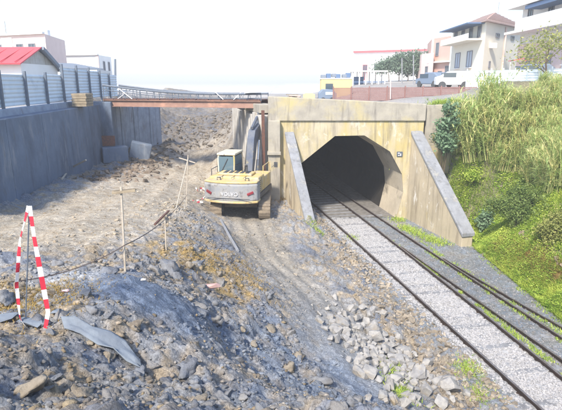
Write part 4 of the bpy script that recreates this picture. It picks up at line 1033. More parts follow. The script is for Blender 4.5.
tuft_field('dry_grass_pier', [(272, 190), (278, 197), (284, 192), (270, 182)], .3, 260, .35, M_STRAW, 'yellow dry weeds between the excavator and the left wing wall', 'dry grass', .02)

# reeds
def reed_mesh(seed, nst=70, h=2.6, rad=.75):
    r = np.random.default_rng(seed); a = r.uniform(0, 6.28, nst); q = rad * np.sqrt(r.random(nst)); bx2, by2 = q * np.cos(a), q * np.sin(a)
    hh = h * r.uniform(.55, 1.05, nst); ln = np.abs(r.normal(.16, .2, nst)); az = r.uniform(0, 6.28, nst)
    parts = []; dead = r.random(nst) < .30
    base_ = np.stack([bx2, by2, np.zeros(nst) - .1], -1)
    # stems: thin crossed strips
    Vl, Fl, Al, off = [], [], [], 0
    for rep in range(2):
        Vv, F_, A_ = [], [], []
        for i in range(nst):
            pts = []
            for k in range(5):
                t = k / 4; pts.append(base_[i] + np.array([math.cos(az[i]) * ln[i] * hh[i] * t * t, math.sin(az[i]) * ln[i] * hh[i] * t * t, hh[i] * t]))
            pr = np.array([math.cos(az[i] + rep * 1.57), math.sin(az[i] + rep * 1.57), 0]) * .011
            for p in pts: Vv += [p - pr, p + pr]
            b = i * 10; F_ += [(b + 2 * k, b + 2 * k + 1, b + 2 * k + 3, b + 2 * k + 2) for k in range(4)]; A_ += [.95 if dead[i] else .45] * 10
        Vl.append(np.array(Vv)); Fl.append(np.array(F_) + off); Al.append(np.array(A_)); off += len(Vv)
    # leaves along stems
    nl = nst * 20; si = r.integers(0, nst, nl); t = r.uniform(.22, 1.0, nl)
    bpos = base_[si] + np.stack([np.cos(az[si]) * ln[si] * hh[si] * t * t, np.sin(az[si]) * ln[si] * hh[si] * t * t, hh[si] * t], -1)
    Vv, F_, A_ = blades(bpos, r.uniform(.3, .75, nl), r.uniform(.025, .06, nl), r.uniform(.5, 1.7, nl), np.clip(np.where(dead[si], .80, .22) + r.normal(0, .2, nl), 0, 1), 4, 1.1, r)
    Vl.append(Vv); Fl.append(F_ + off); Al.append(A_)
    return np_mesh('reed_clump', np.concatenate(Vl), np.concatenate(Fl), attr=np.concatenate(Al))
reeds = [reed_mesh(s, 75, 2.5 + .25 * s) for s in range(4)]
for me in reeds: me.materials.append(M_REED)
def bank_pt(Y, dx): t = float(toe_x(np.array(float(Y)))) + dx; return t, Y, zat(t, Y)
reed_spots = []
tries = 0
while len(reed_spots) < 105 and tries < 5000:
    tries += 1
    px = R.uniform(452, 590); py = R.uniform(104, 150 + max(0, px - 452) * .42)
    g_ = ground_px(px, py)
    if g_.y > 25.6 or g_.y < 12 or g_.x < 8.9: continue
    if any((g_.x - q.x) ** 2 + (g_.y - q.y) ** 2 < .2 for q in reed_spots): continue
    reed_spots.append(g_)
for Y in np.arange(13, 26, .9): x = float(toe_x(np.array(Y))) + 4.3 + R.uniform(-.4, .5); reed_spots.append(Vector((x, Y, zat(x, Y))))
for i, g_ in enumerate(reed_spots):
    x, y, z = g_; s = R.uniform(.56, .95) * float(np.interp(y, [13, 18, 23], [.66, .8, 1.05])) * float(np.interp(x, [9.8, 11.5, 13], [1.0, .72, .55]))
    o = bpy.data.objects.new('reed_clump', reeds[i % 4]); COL.objects.link(o); o.location = (x, y, z - .05); o.rotation_euler = (R.uniform(-.05, .15), R.uniform(-.30, -.02), R.uniform(0, 6.28)); o.scale = (s, s, s * R.uniform(.85, 1.1))
    setp(o, 'tall yellow-green reeds growing on the upper bank right of the tunnel', 'reeds', 'reed clumps on the upper bank')
# bushes
def bush(name, loc, lobes, nleaf, lsize, m, label, cat='bush', stems=4, rnd=None):
    e = empty(name, loc, label=label, cat=cat); r = rnd or np.random.default_rng(int(abs(loc[0] * 100 + loc[1] * 10)))
    Ps, vv = [], []
    for (cx_, cy_, cz_, rr) in lobes:
        k = int(nleaf * rr ** 2 / sum(l[3] ** 2 for l in lobes)); d = r.normal(size=(k, 3)); d /= np.linalg.norm(d, axis=1)[:, None]
        clump = fbm(d[:, 0] * 2.2 + cx_ * 3, d[:, 1] * 2.2 + d[:, 2] * 1.7 + cy_, 3); rad = rr * (1 + .8 * clump) * r.uniform(.35, 1.05, k) ** .6
        p = d * rad[:, None] * np.array([1, 1, .85]) + np.array([cx_, cy_, cz_]); Ps.append(p); vv.append(np.clip(.45 + .55 * clump + r.normal(0, .2, k), 0, 1))
    Ps, vv = np.concatenate(Ps), np.concatenate(vv)
    Vv, F_, A_ = leaf_quads(Ps, lsize, vv, .3, r); link_mesh('foliage', np_mesh('foliage', Vv, F_, attr=A_), m, e)
    mb = MB()
    for k in range(stems):
        l = lobes[k % len(lobes)]; mb = MB(); mb.tube([(R.uniform(-.1, .1), R.uniform(-.1, .1), -.2), (l[0] * .5, l[1] * .5, l[2] * .55), (l[0], l[1], l[2])], .03, 6, .012); mb.build('stem', M_BARK, e)
    return e
def gb(px, py): g_ = ground_px(px, py); return (g_.x, g_.y, g_.z)
bush('leafy_bush', gb(522, 222), [(0, 0, .35, .6), (.6, .45, .75, .7), (-.5, .45, .5, .5), (1.2, .1, .85, .75), (.7, -.6, .45, .6), (1.6, -.5, .7, .7), (.2, .9, .9, .6), (-.9, .8, .5, .4)], 20000, .042, M_BUSH, 'large dark green bush low on the bank above the right track')
bush('leafy_bush', gb(556, 238), [(0, 0, .3, .5), (.4, .3, .5, .55), (.5, -.6, .45, .5), (-.3, .3, .2, .35)], 8000, .042, M_YBUSH, 'olive green bush at the right edge of the bank')
bush('leafy_bush', gb(484, 232), [(0, 0, .35, .33), (.2, .3, .75, .32), (-.05, .25, .5, .3)], 520, .10, M_BROAD, 'blue-green broad-leaved shrub beside the foot of the right wing wall', 'shrub', 3)
p = aty(443, 118, 25.0); zg = zat(p.x, p.y - .3)
bush('broad_leaved_shrub', (p.x, p.y - .3, zg), [(0, 0, p.z - zg - .35, .46), (.2, 0, p.z - zg + .45, .4), (-.1, -.2, p.z - zg - .95, .45), (.3, -.1, p.z - zg - .1, .45), (.2, -.2, p.z - zg - 1.3, .5)], 1500, .105, M_BROAD, 'blue-green broad-leaved shrub in front of the low tan wall', 'shrub', 5)
bush('leafy_bush', gb(436, 148), [(0, 0, .3, .4), (.4, .3, .5, .45), (.3, -.3, .35, .4), (.8, .2, .5, .45)], 4200, .05, M_YBUSH, 'yellow-green weeds bushing up behind the top of the right wing wall')
bush('leafy_bush', gb(468, 180), [(0, 0, .2, .35), (.3, .2, .35, .35), (.1, -.4, .2, .35)], 3200, .04, M_GRASS, 'bright green weeds on the bank behind the middle of the right wing wall')
# stones on the lower bank
xs = np.array([bank_pt(Y, d)[0] for Y, d in [(R.uniform(11, 19), R.uniform(.6, 1.1)) for _ in range(60)]]); ys = NP.uniform(11, 19, 60)
setp(scatter_rocks('bank_stones', xs, ys, NP.uniform(.06, .16, 60), M_CLOD, RV0, color=np.array([.36, .29, .22]) * NP.uniform(.6, 1.3, (60, 1))), 'tan stones showing through the grass low on the bank', 'stones', kind='stuff')

# ------------------------------------------------------------------ street above, buildings
M_WHITEW = mat('white_render', (.80, .79, .77), .85, col2=(.74, .72, .70), scale=.6, bump=.1)
M_CREAM = mat('cream_render', (.80, .76, .66), .85, col2=(.76, .71, .60), scale=.5)
M_PINKW = mat('pink_render', (.74, .58, .54), .85, col2=(.68, .52, .48), scale=.7)
M_BRICKW = mat('hollow_brick', (.62, .40, .34), .9, col2=(.55, .36, .31), scale=1.5, bump=.4, bscale=12)
M_TILE = mat('clay_tile', (.46, .34, .31), .85, col2=(.38, .28, .26), scale=2.5, bump=.4, bscale=8)
M_REDROOF = mat('red_sheet', (.60, .10, .12), .6, col2=(.52, .09, .10), scale=.8)
M_GREYROOF = mat('grey_roof', (.18, .21, .26), .7)
M_FRAME = mat('window_frame', (.22, .22, .25), .6)
M_AWNBLUE = mat('awning_blue', (.10, .16, .28), .7)  # plain dark blue for awnings, roof load and shelter panels
M_YEL = mat('yellow_paint', (.74, .58, .24), .6, col2=(.66, .52, .25), scale=3)
M_CARW = mat('van_white', (.75, .75, .75), .35, spec=.5)
M_DBLUE = mat('dark_blue_paint', (.17, .22, .30), .5)
M_BARR = mat('brown_mesh', (.24, .13, .12), .8, col2=(.30, .18, .165), scale=2)
M_HOARD = mat('hoarding_pale', (.58, .66, .72), .6, col2=(.50, .58, .64), scale=1.0)
G = glass_mat()
class Bld:
    def __init__(s, name, label, plan, z0, z1, m, cat='building'):
        cx_ = sum(p[0] for p in plan) / len(plan); cy_ = sum(p[1] for p in plan) / len(plan)
        s.e = empty(name, (cx_, cy_, z0), label=label, cat=cat); s.plan = [(p[0] - cx_, p[1] - cy_) for p in plan]; s.z0, s.h = z0, z1 - z0
        MB().prism(s.plan, -1.0, s.h, 'Z').build('wall', m, s.e)
    def edge(s, i):
        a, b = Vector((*s.plan[i], 0)), Vector((*s.plan[(i + 1) % len(s.plan)], 0)); d = (b - a); L_ = d.length; d.normalize(); nrm = Vector((d.y, -d.x, 0))
        if nrm.dot((a + b) / 2) < 0: nrm = -nrm
        return a, d, L_, nrm
    def win(s, i, t, z, w_, h_, frame=M_FRAME, pane=G, sill=True):
        a, d, L_, n2 = s.edge(i); c = a + d * (L_ * t) + Vector((0, 0, z)); up_ = Vector((0, 0, 1))
        m = MB(); fw = .09
        for k in (-1, 1):
            m.bar(c + d * (k * (w_ / 2)) - up_ * (h_ / 2) + n2 * .02, c + d * (k * (w_ / 2)) + up_ * (h_ / 2) + n2 * .02, fw, .10, up=n2)
            m.bar(c - d * (w_ / 2) + up_ * (k * h_ / 2) + n2 * .024, c + d * (w_ / 2) + up_ * (k * h_ / 2) + n2 * .024, .10, fw)
        m.bar(c - up_ * (h_ / 2) + n2 * .018, c + up_ * (h_ / 2) + n2 * .018, .05, .08, up=n2)
        f = m.build('window', frame, s.e)
        MB().bar(c - d * (w_ / 2) + n2 * .004, c + d * (w_ / 2) + n2 * .004, .02, h_).build('pane', pane, f)
        if sill: MB().bar(c - d * (w_ / 2 + .12) - up_ * (h_ / 2 + .08) + n2 * .1, c + d * (w_ / 2 + .12) - up_ * (h_ / 2 + .08) + n2 * .1, .24, .08).build('sill', M_WHITEW, f)
    def slab(s, i, t0, t1, z, depth, th, m, name='balcony'):
        a, d, L_, n2 = s.edge(i); p, q = a + d * (L_ * t0) + n2 * (depth / 2 + .002), a + d * (L_ * t1) + n2 * (depth / 2 + .002)
        return MB().bar(p + Vector((0, 0, z)), q + Vector((0, 0, z)), depth, th).build(name, m, s.e)
    def rail(s, i, t0, t1, z, depth, h_, m, name='balustrade'):
        a, d, L_, n2 = s.edge(i); p, q = a + d * (L_ * t0) + n2 * (depth - .06), a + d * (L_ * t1) + n2 * (depth - .06)
        return MB().bar(p + Vector((0, 0, z + h_ / 2)), q + Vector((0, 0, z + h_ / 2)), .1, h_).build(name, m, s.e)
def xy(px, Y): p = aty(px, 82, Y); return (p.x, p.y)
def zy(py, Y, px=281): return aty(px, py, Y).z

# villa with the hipped tile roof
c0, c1, c2 = xy(449, 60), xy(481, 50), xy(516.5, 57); c3 = (c0[0] + c2[0] - c1[0], c0[1] + c2[1] - c1[1])
zt = zy(21, 50)
v = Bld('villa', 'cream two-storey villa with a low hipped tile roof on the street', [c0, c1, c2, c3], 6.5, zt, M_CREAM)
ov = 1.12; pl = [(p[0] * ov, p[1] * ov) for p in v.plan]; hh = v.h; m = MB()
rg = 1.55
a0, a1, a2, a3 = [Vector((p[0], p[1], hh + .05)) for p in pl]
r1 = (a0 + a1 + a2 + a3) / 4 + Vector((0, 0, rg)) + (a1 - a0) * .16; r2 = (a0 + a1 + a2 + a3) / 4 + Vector((0, 0, rg)) - (a1 - a0) * .16
dn = Vector((0, 0, -.14))
m._add([a0, a1, a2, a3, r1, r2, a0 + dn, a1 + dn, a2 + dn, a3 + dn], [(0, 1, 4, 5), (1, 2, 4), (2, 3, 5, 4), (3, 0, 5), (9, 8, 7, 6), (0, 6, 7, 1), (1, 7, 8, 2), (2, 8, 9, 3), (3, 9, 6, 0)])
rf = m.build('roof', M_TILE, v.e)
for i in (0, 1):                                           # rows of tiles as raised courses on the two slopes in view
    e0, e1 = ((a0, a1), (a1, a2))[i]; top0, top1 = ((r2, r1), (r1, r1))[i]
    for k in range(9):
        t = (k + .5) / 9; p, q = e0.lerp(top0, t), e1.lerp(top1, t); MB().bar(p + Vector((0, 0, .03)), q + Vector((0, 0, .03)), .12, .07).build('tile_course', M_TILE, rf)
v.slab(0, .05, .93, hh - 1.6, 1.5, .16, M_CREAM); v.rail(0, .05, .93, hh - 1.55, 1.5, .5, M_WHITEW)
for t in (.12, .36, .6, .84): v.win(0, t, hh - .8, .9, 1.1, sill=False)
v.slab(0, .04, .96, hh - .12, 1.7, .12, M_AWNBLUE, 'awning')
for t in (.25, .62): v.win(0, t, hh - 3.35, 1.5, 1.6, pane=mat('shutter_blue', (.42, .47, .55), .6))
v.slab(0, .05, .95, hh - 4.75, .3, .3, M_PINKW, 'string_course')
v.win(0, .70, hh - 5.6, 2.6, 1.1, sill=False)
for t in (.3, .72): v.win(1, t, hh - 1.15, .9, .35, sill=False)
v.win(1, .16, hh - 4.0, .35, .6, sill=False)
MB().bar(Vector(v.edge(1)[0]) + v.edge(1)[1] * (v.edge(1)[2] * .5) + v.edge(1)[3] * .08 + Vector((0, 0, 0)), Vector(v.edge(1)[0]) + v.edge(1)[1] * (v.edge(1)[2] * .5) + v.edge(1)[3] * .08 + Vector((0, 0, hh - .2)), .14, .12).build('downpipe', M_PINKW, v.e)

MB().tube([(1.2, .3, hh + 1.0), (1.2, .3, hh + 3.0)], .03, 5).build('aerial', M_FRAME, v.e)
for k in range(3): MB().bar((.8, .3, hh + 2.4 + .2 * k), (1.6, .3, hh + 2.4 + .2 * k), .02, .02).build('aerial_bar', M_FRAME, v.e)
box('air_conditioner', v.edge(1)[0] + v.edge(1)[1] * 1.4 + v.edge(1)[3] * .25 + Vector((0, 0, hh - 2.2)), (.7, .4, .5), M_WHITEW, v.e, .03)
# right apartment house with balconies
d0, d1 = xy(515, 50), xy(640, 33); dv = Vector((d1[0] - d0[0], d1[1] - d0[1], 0)).normalized(); nb = Vector((-dv.y, dv.x, 0)) * 10
zt = zy(-6, 48)
a = Bld('apartment_house', 'white balconied apartment house at the right edge with pink ground floor', [d0, d1, (d1[0] + nb.x, d1[1] + nb.y), (d0[0] + nb.x, d0[1] + nb.y)], 6.8, zt, M_WHITEW)
zs = [zy(34, 50) - 6.8, zy(9, 50) - 6.8]
for z in zs: a.slab(0, 0.0, 1, z, 1.6, .22, M_WHITEW)
a.rail(0, .12, 1, zs[0] + .1, 1.6, .95, M_WHITEW); a.rail(0, .12, 1, zs[1] + .1, 1.6, .8, M_WHITEW)
a.slab(0, .2, 1, zs[1] - .35, 1.5, .3, M_AWNBLUE, 'awning')
a.slab(0, .002, .45, 1.9, .10, 3.6, M_PINKW, 'pink_cladding')
for t in (.09, .3, .5, .7):
    a.win(0, t, zs[0] + 1.45, .8, 1.7, sill=False); 
for t in (.5, .7, .9): a.win(0, t, 2.4, 1.1, 1.5)
for t in (.14, .34):
    ea, ed, eL, en = a.edge(0); c = ea + ed * (eL * t) + en * .12; MB().bar(c + Vector((0, 0, .1)), c + Vector((0, 0, 2.6)), .9, .06, up=en).build('door', M_FRAME, a.e)

# brick building left of the villa
e0, e1 = xy(429, 68), xy(450.5, 63)
b = Bld('brick_house', 'unfinished pink brick house left of the villa', [e0, e1, (e1[0] + 2, e1[1] + 9), (e0[0] + 2, e0[1] + 9)], 6.5, zy(36, 64), M_BRICKW)
b.win(0, .30, 4.6, .7, 1.6, sill=False); b.win(0, .82, 1.8, .9, 1.3); b.win(0, .5, 1.2, .9, 1.3); b.slab(0, 0, .95, 3.0, .5, .18, M_WHITEW)
for t in (.06, .94): 
    ea, ed, eL, en = b.edge(0); MB().bar(ea + ed * (eL * t) + en * .03 + Vector((0, 0, 0)), ea + ed * (eL * t) + en * .03 + Vector((0, 0, b.h - .05)), .35, .1, up=en).build('concrete_column', M_WHITEW, b.e)
e0, e1 = xy(420, 70), xy(432, 66)
b = Bld('low_brick_house', 'low pink house beside the brick house', [e0, e1, (e1[0] + 1, e1[1] + 6), (e0[0] + 1, e0[1] + 6)], 6.4, zy(53, 67), M_PINKW)
b.win(0, .5, 2.0, .8, 1.2)
# far white building with pink roof line
e0, e1 = xy(353, 112), xy(432, 104)
b = Bld('long_white_building', 'long white building with a thin pink roof edge behind the trees', [e0, e1, (e1[0] + 1, e1[1] + 12), (e0[0] + 1, e0[1] + 12)], 6.0, zy(51.5, 108), M_WHITEW)
b.slab(0, 0, 1, b.h + .12, .5, .35, M_REDROOF, 'roof_edge')
for t in (.30, .37, .52, .60, .70, .8, .9): b.win(0, t, b.h - 3.1, .9, 1.1, sill=False)
b.win(0, .155, b.h - 4.2, 1.0, 3.2, frame=M_REDROOF, sill=False)

# left: red roofed house
X0, X1 = -25.5, -16.1; ya, yb, yr = 31.3, 36.8, 34.0; zw, zr = zy(63, 31.3, 30), zy(48.5, 34, 30)
h = Bld('red_roof_house', 'low white house with a red sheet roof behind the left fence', [(X0, ya + .2), (X1, ya + .2), (X1, yb - .2), (X0, yb - .2)], 5.6, zw, M_WHITEW)
o = h.e.location; m = MB(); m._add([Vector(p) - o for p in ((X1, ya + .25, zw + .002), (X1, yb - .25, zw + .002), (X1, yr, zr - .14), (X1 - .3, ya + .25, zw + .002), (X1 - .3, yb - .25, zw + .002), (X1 - .3, yr, zr - .14))], [(0, 1, 2), (5, 4, 3), (0, 3, 4, 1), (1, 4, 5, 2), (2, 5, 3, 0)]); m.build('gable', M_PILE2, h.e)
m = MB(); m.bar(Vector((X0 - .3, (ya + yr) / 2 - .15, (zw + zr) / 2)) - o, Vector((X1 + .25, (ya + yr) / 2 - .15, (zw + zr) / 2)) - o, math.hypot(yr - ya + .3, zr - zw) + .05, .08, up=(0, -(zr - zw), (yr - ya))); m.build('roof', M_REDROOF, h.e)
m = MB(); m.bar(Vector((X0 - .3, (yb + yr) / 2 + .15, (zw - .3 + zr) / 2)) - o, Vector((X1 + .25, (yb + yr) / 2 + .15, (zw - .3 + zr) / 2)) - o, math.hypot(yb - yr + .3, zr - zw + .3) + .05, .08, up=(0, (zr - zw + .3), (yb - yr))); m.build('roof_back', M_GREYROOF, h.e)
m = MB(); m.bar(Vector((X1 + .3, yr, zr + .02)) - o, Vector((X1 + .3, yb + .5, zw - .65)) - o, .18, .24); m.build('barge_board', M_GREYROOF, h.e)
for k in range(11):
    x = X0 + .3 + k * .9; MB().bar(Vector((x, ya - .28, zw + .07)) - o, Vector((x, yr, zr + .07)) - o, .05, .04).build('roof_rib', M_REDROOF, h.e)
# brick and white buildings far left, tanks on their roofs
e0, e1 = xy(-15, 62), xy(50, 58)
b = Bld('brick_block', 'pale pink brick building rising behind the red roof', [e0, e1, (e1[0] - 1.6, e1[1] + 9), (e0[0], e0[1] + 9)], 6, zy(35.5, 60), M_PINKW)
b.slab(0, .36, .52, b.h / 2 + .5, .12, b.h - 1.5, M_WHITEW, 'white_bay'); b.slab(0, 0, 1, b.h + .1, .35, .2, M_WHITEW, 'roof_edge')
for t in (.3, .62, .8): b.win(0, t, b.h - 1.6, 1.0, 1.2)
MB().tube([(2, 1, b.h), (2, 1, b.h + 1.1)], .55, 14).build('water_tank', M_HOARD, b.e); MB().tube([(-3, 1, b.h), (-3, 1, b.h + 2.2)], .04, 5).build('aerial', M_FRAME, b.e)
e0, e1 = xy(62, 74), xy(101, 72); e2 = xy(113, 78)
b = Bld('white_flats', 'white flat-roofed building behind the left fence with dark side windows', [e0, e1, e2, (e0[0], e2[1] + 4)], 6, zy(55, 72), M_WHITEW)
for t in (.35, .75): b.win(1, t, b.h - 1.7, .8, 1.8, sill=False)
b.slab(0, .93, .998, b.h / 2, .1, b.h - .2, M_PINKW, 'pink_strip'); b.slab(0, 0, 1, b.h + .08, .3, .16, M_WHITEW, 'roof_edge')
e0, e1 = xy(58, 46), xy(98, 42)
b = Bld('grey_roof_shed', 'low shed with a dark grey sloping roof between the white houses', [e0, e1, (e1[0] - .5, e1[1] + 5), (e0[0] - .5, e0[1] + 5)], 5.8, zy(68, 44, 70) - .2, M_WHITEW)
m = MB(); o = b.e.location; m.bar(Vector((e0[0] - .3, e0[1] + 1.5, zy(63.5, 46))) - o, Vector((e1[0] - 1.2, e1[1] + 1.5, zy(69.5, 43))) - o, 2.6, .22); m.build('roof', M_GREYROOF, b.e)
setp(MB().tube([aty(115.3, 84, 44), aty(115, 59, 44)], .10, 8).build('utility_pole', M_GREYROOF), 'dark pole standing at the end of the left fence', 'pole')

# street furniture over the tunnel
mf = empty('mesh_barrier', aty(395, 100, 33), label='brown-red mesh barrier along the street above the tunnel', cat='barrier'); O = mf.location
pxs_ = np.linspace(333, 476, 9)
for i in range(8):
    p, q = aty(pxs_[i], 101.0 - .006 * (pxs_[i] - 333), 33), aty(pxs_[i + 1], 101.0 - .006 * (pxs_[i + 1] - 333), 33); h_ = .86
    m = MB(); L_ = (q - p).length; k = int(L_ / .085)
    for j in range(k): c = p.lerp(q, (j + .5) / k); m.bar(c - O, c - O + Vector((0, 0, h_)), .05, .012)
    for j in range(9): z = Vector((0, 0, .04 + h_ * j / 9)); m.bar(p - O + z + Vector((0, -.012, 0)), q - O + z + Vector((0, -.012, 0)), .012, .05)
    m.build('mesh_panel', M_BARR, mf)
    MB().bar(p - O - Vector((0, .03, .2)), p - O + Vector((0, -.03, h_ + .08)), .07, .07).build('post', M_BARR, mf)
setp(MB().tube([aty(390.5, 99, 32.8), aty(390.5, 79, 32.8)], .035, 8).build('marker_post', M_PINKW), 'thin pink marker post in front of the mesh barrier', 'post')
# yellow site cabin, dark heap, bundles
yc = empty('site_cabin', aty(335.5, 97, 48), label='yellow site cabin with dark goods on its roof above the tunnel', cat='cabin')
MB().box((0, 0, .80), (2.9, 1.6, 1.7)).build('cabin_body', M_YEL, yc, .04); MB().box((0, 0, 1.70), (3.0, 1.7, .1)).build('cabin_roof', M_WHITEW, yc)
for i in range(6): MB().box((-1.2 + i * .48 + R.uniform(-.1, .1), 0, 1.9 + .05 * (i % 3)), (.42, .7, .3 + .12 * (i % 2))).build('roof_load', M_AWNBLUE if i % 2 else M_GREYROOF, yc, .05)
MB().box((-.7, -.82, .95), (.7, .04, .6)).build('cabin_window', G, yc)
cp_ = empty('air_compressor', aty(327, 102, 34), label='dark blue towed compressor behind the tunnel parapet', cat='compressor')
MB().prism([(-.6, .2), (.55, .2), (.6, .55), (.35, .82), (-.35, .86), (-.6, .6)], -.4, .4, 'Y').build('hood', M_DBLUE, cp_, .05)
for sx in (-.3, .3):
    MB().tube([(sx, -.46, .16), (sx, -.36, .16)], .16, 14).build('wheel', M_DARKM, cp_)
MB().box((.1, -.41, .58), (.5, .02, .18)).build('side_panel', M_HOARD, cp_)
MB().bar((-.6, 0, .25), (-1.0, 0, .2), .06, .06).build('tow_bar', M_DARKM, cp_)
ph = empty('plank_heap', aty(294, 101, 27.5), label='small heap of reddish planks on the left of the parapet road', cat='plank heap')
for i in range(9): MB().bar((R.uniform(-.5, -.2), R.uniform(-.2, .2), .02 + .04 * i), (R.uniform(.2, .5), R.uniform(-.2, .2), .04 + .035 * i), .10, .04).build('plank', M_PINKW if i % 2 else M_TIMBER, ph)
yb_ = empty('plastic_barrier', aty(309, 101, 31), label='yellow plastic barrier between the plank heap and the compressor', cat='barrier')
MB().prism([(-.16, 0), (.16, 0), (.10, .18), (.07, .42), (-.07, .42), (-.10, .18)], -.36, .36, 'X').build('barrier_body', M_YEL, yb_, .02); MB().box((0, 0, .44), (.5, .1, .05)).build('barrier_top', M_YEL, yb_)
# open market stall frames
st = empty('market_stall', aty(368, 92, 62), label='open white frame shelter behind the mesh barrier', cat='shelter')
for i in range(6): 
    for j in (0, 1): MB().bar((-1.9 + i * .78, j * 2, -.3), (-1.9 + i * .78, j * 2, 2.4), .13, .13).build('post', M_WHITEW, st)
MB().box((.05, 1, 2.48), (4.4, 2.6, .14)).build('shelter_roof', M_WHITEW, st); MB().box((.05, .0, 1.2), (4.1, .08, .10)).build('cross_rail', M_AWNBLUE, st); MB().box((-1.0, 1.9, .9), (1.4, .1, 1.9)).build('back_panel', M_AWNBLUE, st)
# white van, dark car
def vehicle(name, loc, rz, L_, H_, m, label, van):
    e = empty(name, loc, rz, label, 'van' if van else 'car'); w2 = .85
    if van: prof = [(-L_ / 2, .3), (L_ / 2, .3), (L_ / 2, .95), (L_ / 2 - .5, 1.1), (L_ / 2 - 1.1, H_), (-L_ / 2, H_)]
    else: prof = [(-L_ / 2, .3), (L_ / 2, .3), (L_ / 2, .75), (L_ / 2 - .9, .92), (L_ / 2 - 1.5, H_), (-L_ / 2 + .8, H_), (-L_ / 2 + .1, .95)]
    MB().prism(prof, -w2, w2, 'Y').build('body', m, e, .08)
    for sx in (-1, 1):
        for sy in (-1, 1):
            w_ = MB().tube([(sx * L_ * .32, sy * (w2 - .14), .3), (sx * L_ * .32, sy * (w2 + .02), .3)], .31, 16).build('wheel', M_DARKM, e)
    for sy in (-1, 1): MB().box((L_ * .12, sy * (w2 + .005), H_ - .32), (L_ * .36, .02, .38)).build('side_window', G, e)
    MB().box((L_ / 2 - .02, .5, .68), (.06, .3, .14)).build('headlight', M_WHITEPL, e); MB().box((L_ / 2 - .02, -.5, .68), (.06, .3, .14)).build('headlight', M_WHITEPL, e)
p = aty(452, 85, 44); vehicle('parked_van', (p.x, p.y, zat(p.x, p.y)), 2.95, 2.9, 1.45, M_CARW, 'small white van parked behind the mesh barrier', True)
p = aty(434, 85, 47); vehicle('parked_car', (p.x, p.y, zat(p.x, p.y)), 1.9, 3.6, 1.35, M_DBLUE, 'dark car parked left of the white van', False)
p = aty(531, 78, 44); vehicle('parked_car', (p.x, p.y, zat(p.x, p.y) + .45), 3.0, 3.8, 1.4, M_DBLUE, 'dark car behind the pale hoarding below the apartment house', False)
# red parasols / awnings in front of the apartment house
for (px, py, lb) in ((516.5, 60, 'small red awning panel left of the dark car'), (529.5, 60, 'red awning panel above the dark car')):
    q = aty(px, py, 45.5); e = empty('red_awning', q, label=lb, cat='awning'); MB().bar((-.55, 0, -.08), (.55, 0, .12), .9, .05).build('canopy', M_REDROOF, e)
    for sx in (-.5, .5): MB().bar((sx, 0, -2.2), (sx, 0, sx * .18), .05, .05).build('pole', M_WHITEW, e)
# pale hoarding on the right
hd = empty('street_hoarding', aty(510, 84, 40), label='pale corrugated hoarding along the street above the reeds', cat='fence'); O = hd.location
for i in range(11):
    p, q = aty(466 + i * 12, 82, 42 - .5 * i), aty(466 + (i + 1) * 12, 82, 42 - .5 * (i + 1)); zb = zat(p.x, p.y) + .05
    corr_panel((p.x, p.y, 0), (q.x, q.y, 0), zb, zb + 1.45, 'hoarding_sheet', M_HOARD, hd, O, .2, .02)
    MB().bar(Vector((p.x, p.y - .06, zb - .3)) - O, Vector((p.x, p.y - .06, zb + 1.6)) - O, .08, .08).build('post', M_HOARD, hd)

# trees
def tree(name, base_, h_, cr, nleaf, m, label, lsize=.16, bare=.3, group=None, seed=0):
    e = empty(name, base_, label=label, cat='tree', group=group); r = np.random.default_rng(seed + 900); rr = random.Random(seed)
    MB().tube([(0, 0, -.3), (.1, .05, h_ * .25), (-.05, .1, h_ * .5), (.05, 0, h_ * .7)], .06 * h_ / 3, 8, .025 * h_ / 3).build('trunk', M_BARK, e)
    tips = []
    mb = MB()
    for k in range(9):
        a_ = rr.uniform(0, 6.28); z0_ = h_ * rr.uniform(.25, .6); L_ = cr * rr.uniform(.6, 1.0); t_ = Vector((math.cos(a_) * L_, math.sin(a_) * L_, z0_ + h_ * rr.uniform(.15, .38)))
        MB().tube([(0, .05, z0_), t_ * .5 + Vector((0, 0, z0_ * .55)), t_], .022 * h_ / 3, 5, .008).build('limb', M_BARK, e); tips.append(t_)
    tips += [Vector((0, 0, h_ * .85)), Vector((.2, .1, h_ * .7))]
    Ps, vv = [], []
    for t_ in tips:
        k = nleaf // len(tips); p = r.normal(size=(k, 3)) * np.array([cr * .30, cr * .30, cr * .24]) + np.array(t_); Ps.append(p); vv.append(np.clip(r.normal(.4 + .25 * rr.random(), .25, k), 0, 1))
    Vv, F_, A_ = leaf_quads(np.concatenate(Ps), lsize, np.concatenate(vv), .2, r); link_mesh('crown', np_mesh('crown', Vv, F_, attr=A_), m, e)
    return e
M_FARTREE = leaf_mat('far_tree_leaf', (.11, .17, .12), (.22, .30, .21))
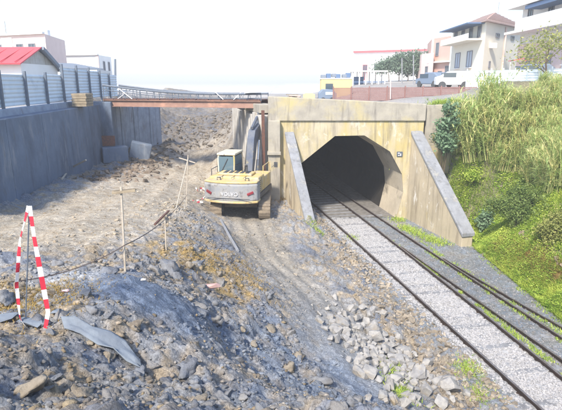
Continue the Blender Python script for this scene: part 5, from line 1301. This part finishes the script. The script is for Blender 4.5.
for i, (px, hh_, lb) in enumerate(((388, 4.0, 'round dark green tree leftmost in the row before the long white building'), (398, 4.4, 'dark green tree second in the row before the long white building'), (407, 4.8, 'tallest dark green tree in the middle of the row before the long white building'), (416, 4.6, 'dark green tree fourth in the row before the long white building'), (424, 4.9, 'dark green tree rightmost in the row beside the pink house'))):
    p = aty(px, 88, 74); tree('street_tree', (p.x, p.y, 6.4), hh_, 1.5, 2600, M_FARTREE, lb, .16, group='row of street trees', seed=i)
p = aty(546, 70, 36); tree('olive_tree', (p.x, p.y, zat(p.x, p.y)), 4.3, 1.7, 1500, M_YBUSH, 'loose yellowish tree in front of the apartment house at the right edge', .10, seed=21)
p = aty(553, 84, 30); bush('mimosa_bush', (p.x, p.y, zat(p.x, p.y)), [(0, 0, .5, .6), (.7, .2, .7, .6)], 2600, .06, M_YBUSH, 'yellow flowering bush below the tree at the right edge')
for i, (px, py0, py1, Y, lb) in enumerate(((413.5, 88, 55, 58, 'slim pale lamp pole among the street trees'), (402, 88, 58, 60, 'slim pale pole left of the middle of the tree row'), (489, 80, 72, 41, 'short pole behind the pale hoarding below the villa'))):
    setp(MB().tube([aty(px, py0, Y), aty(px, py1, Y)], .07, 8).build('street_pole', M_COPING), lb, 'pole')

# ------------------------------------------------------------------ bright morning haze
x0_, x1_, y0_, y1_ = gx[0] - 5, gx[-1] + 5, gy[0] - 5, gy[-1] + 5
hz = MB().lo_hi((x0_, y0_, -5.0), (x1_, y1_, 24.0)).build('haze', None)
hm = bpy.data.materials.new('haze'); hm.use_nodes = True; hn = hm.node_tree.nodes; hn.clear()
ho = hn.new('ShaderNodeOutputMaterial'); hv = hn.new('ShaderNodeVolumePrincipled'); hv.inputs['Color'].default_value = (.97, .98, 1, 1); hv.inputs['Density'].default_value = .0020; hv.inputs['Anisotropy'].default_value = 0.0
hm.node_tree.links.new(hv.outputs[0], ho.inputs['Volume']); hz.data.materials.append(hm); setp(hz, kind='stuff')
print('terrain', len(V), 'tris', sum(len(m_.polygons) for m_ in bpy.data.meshes))
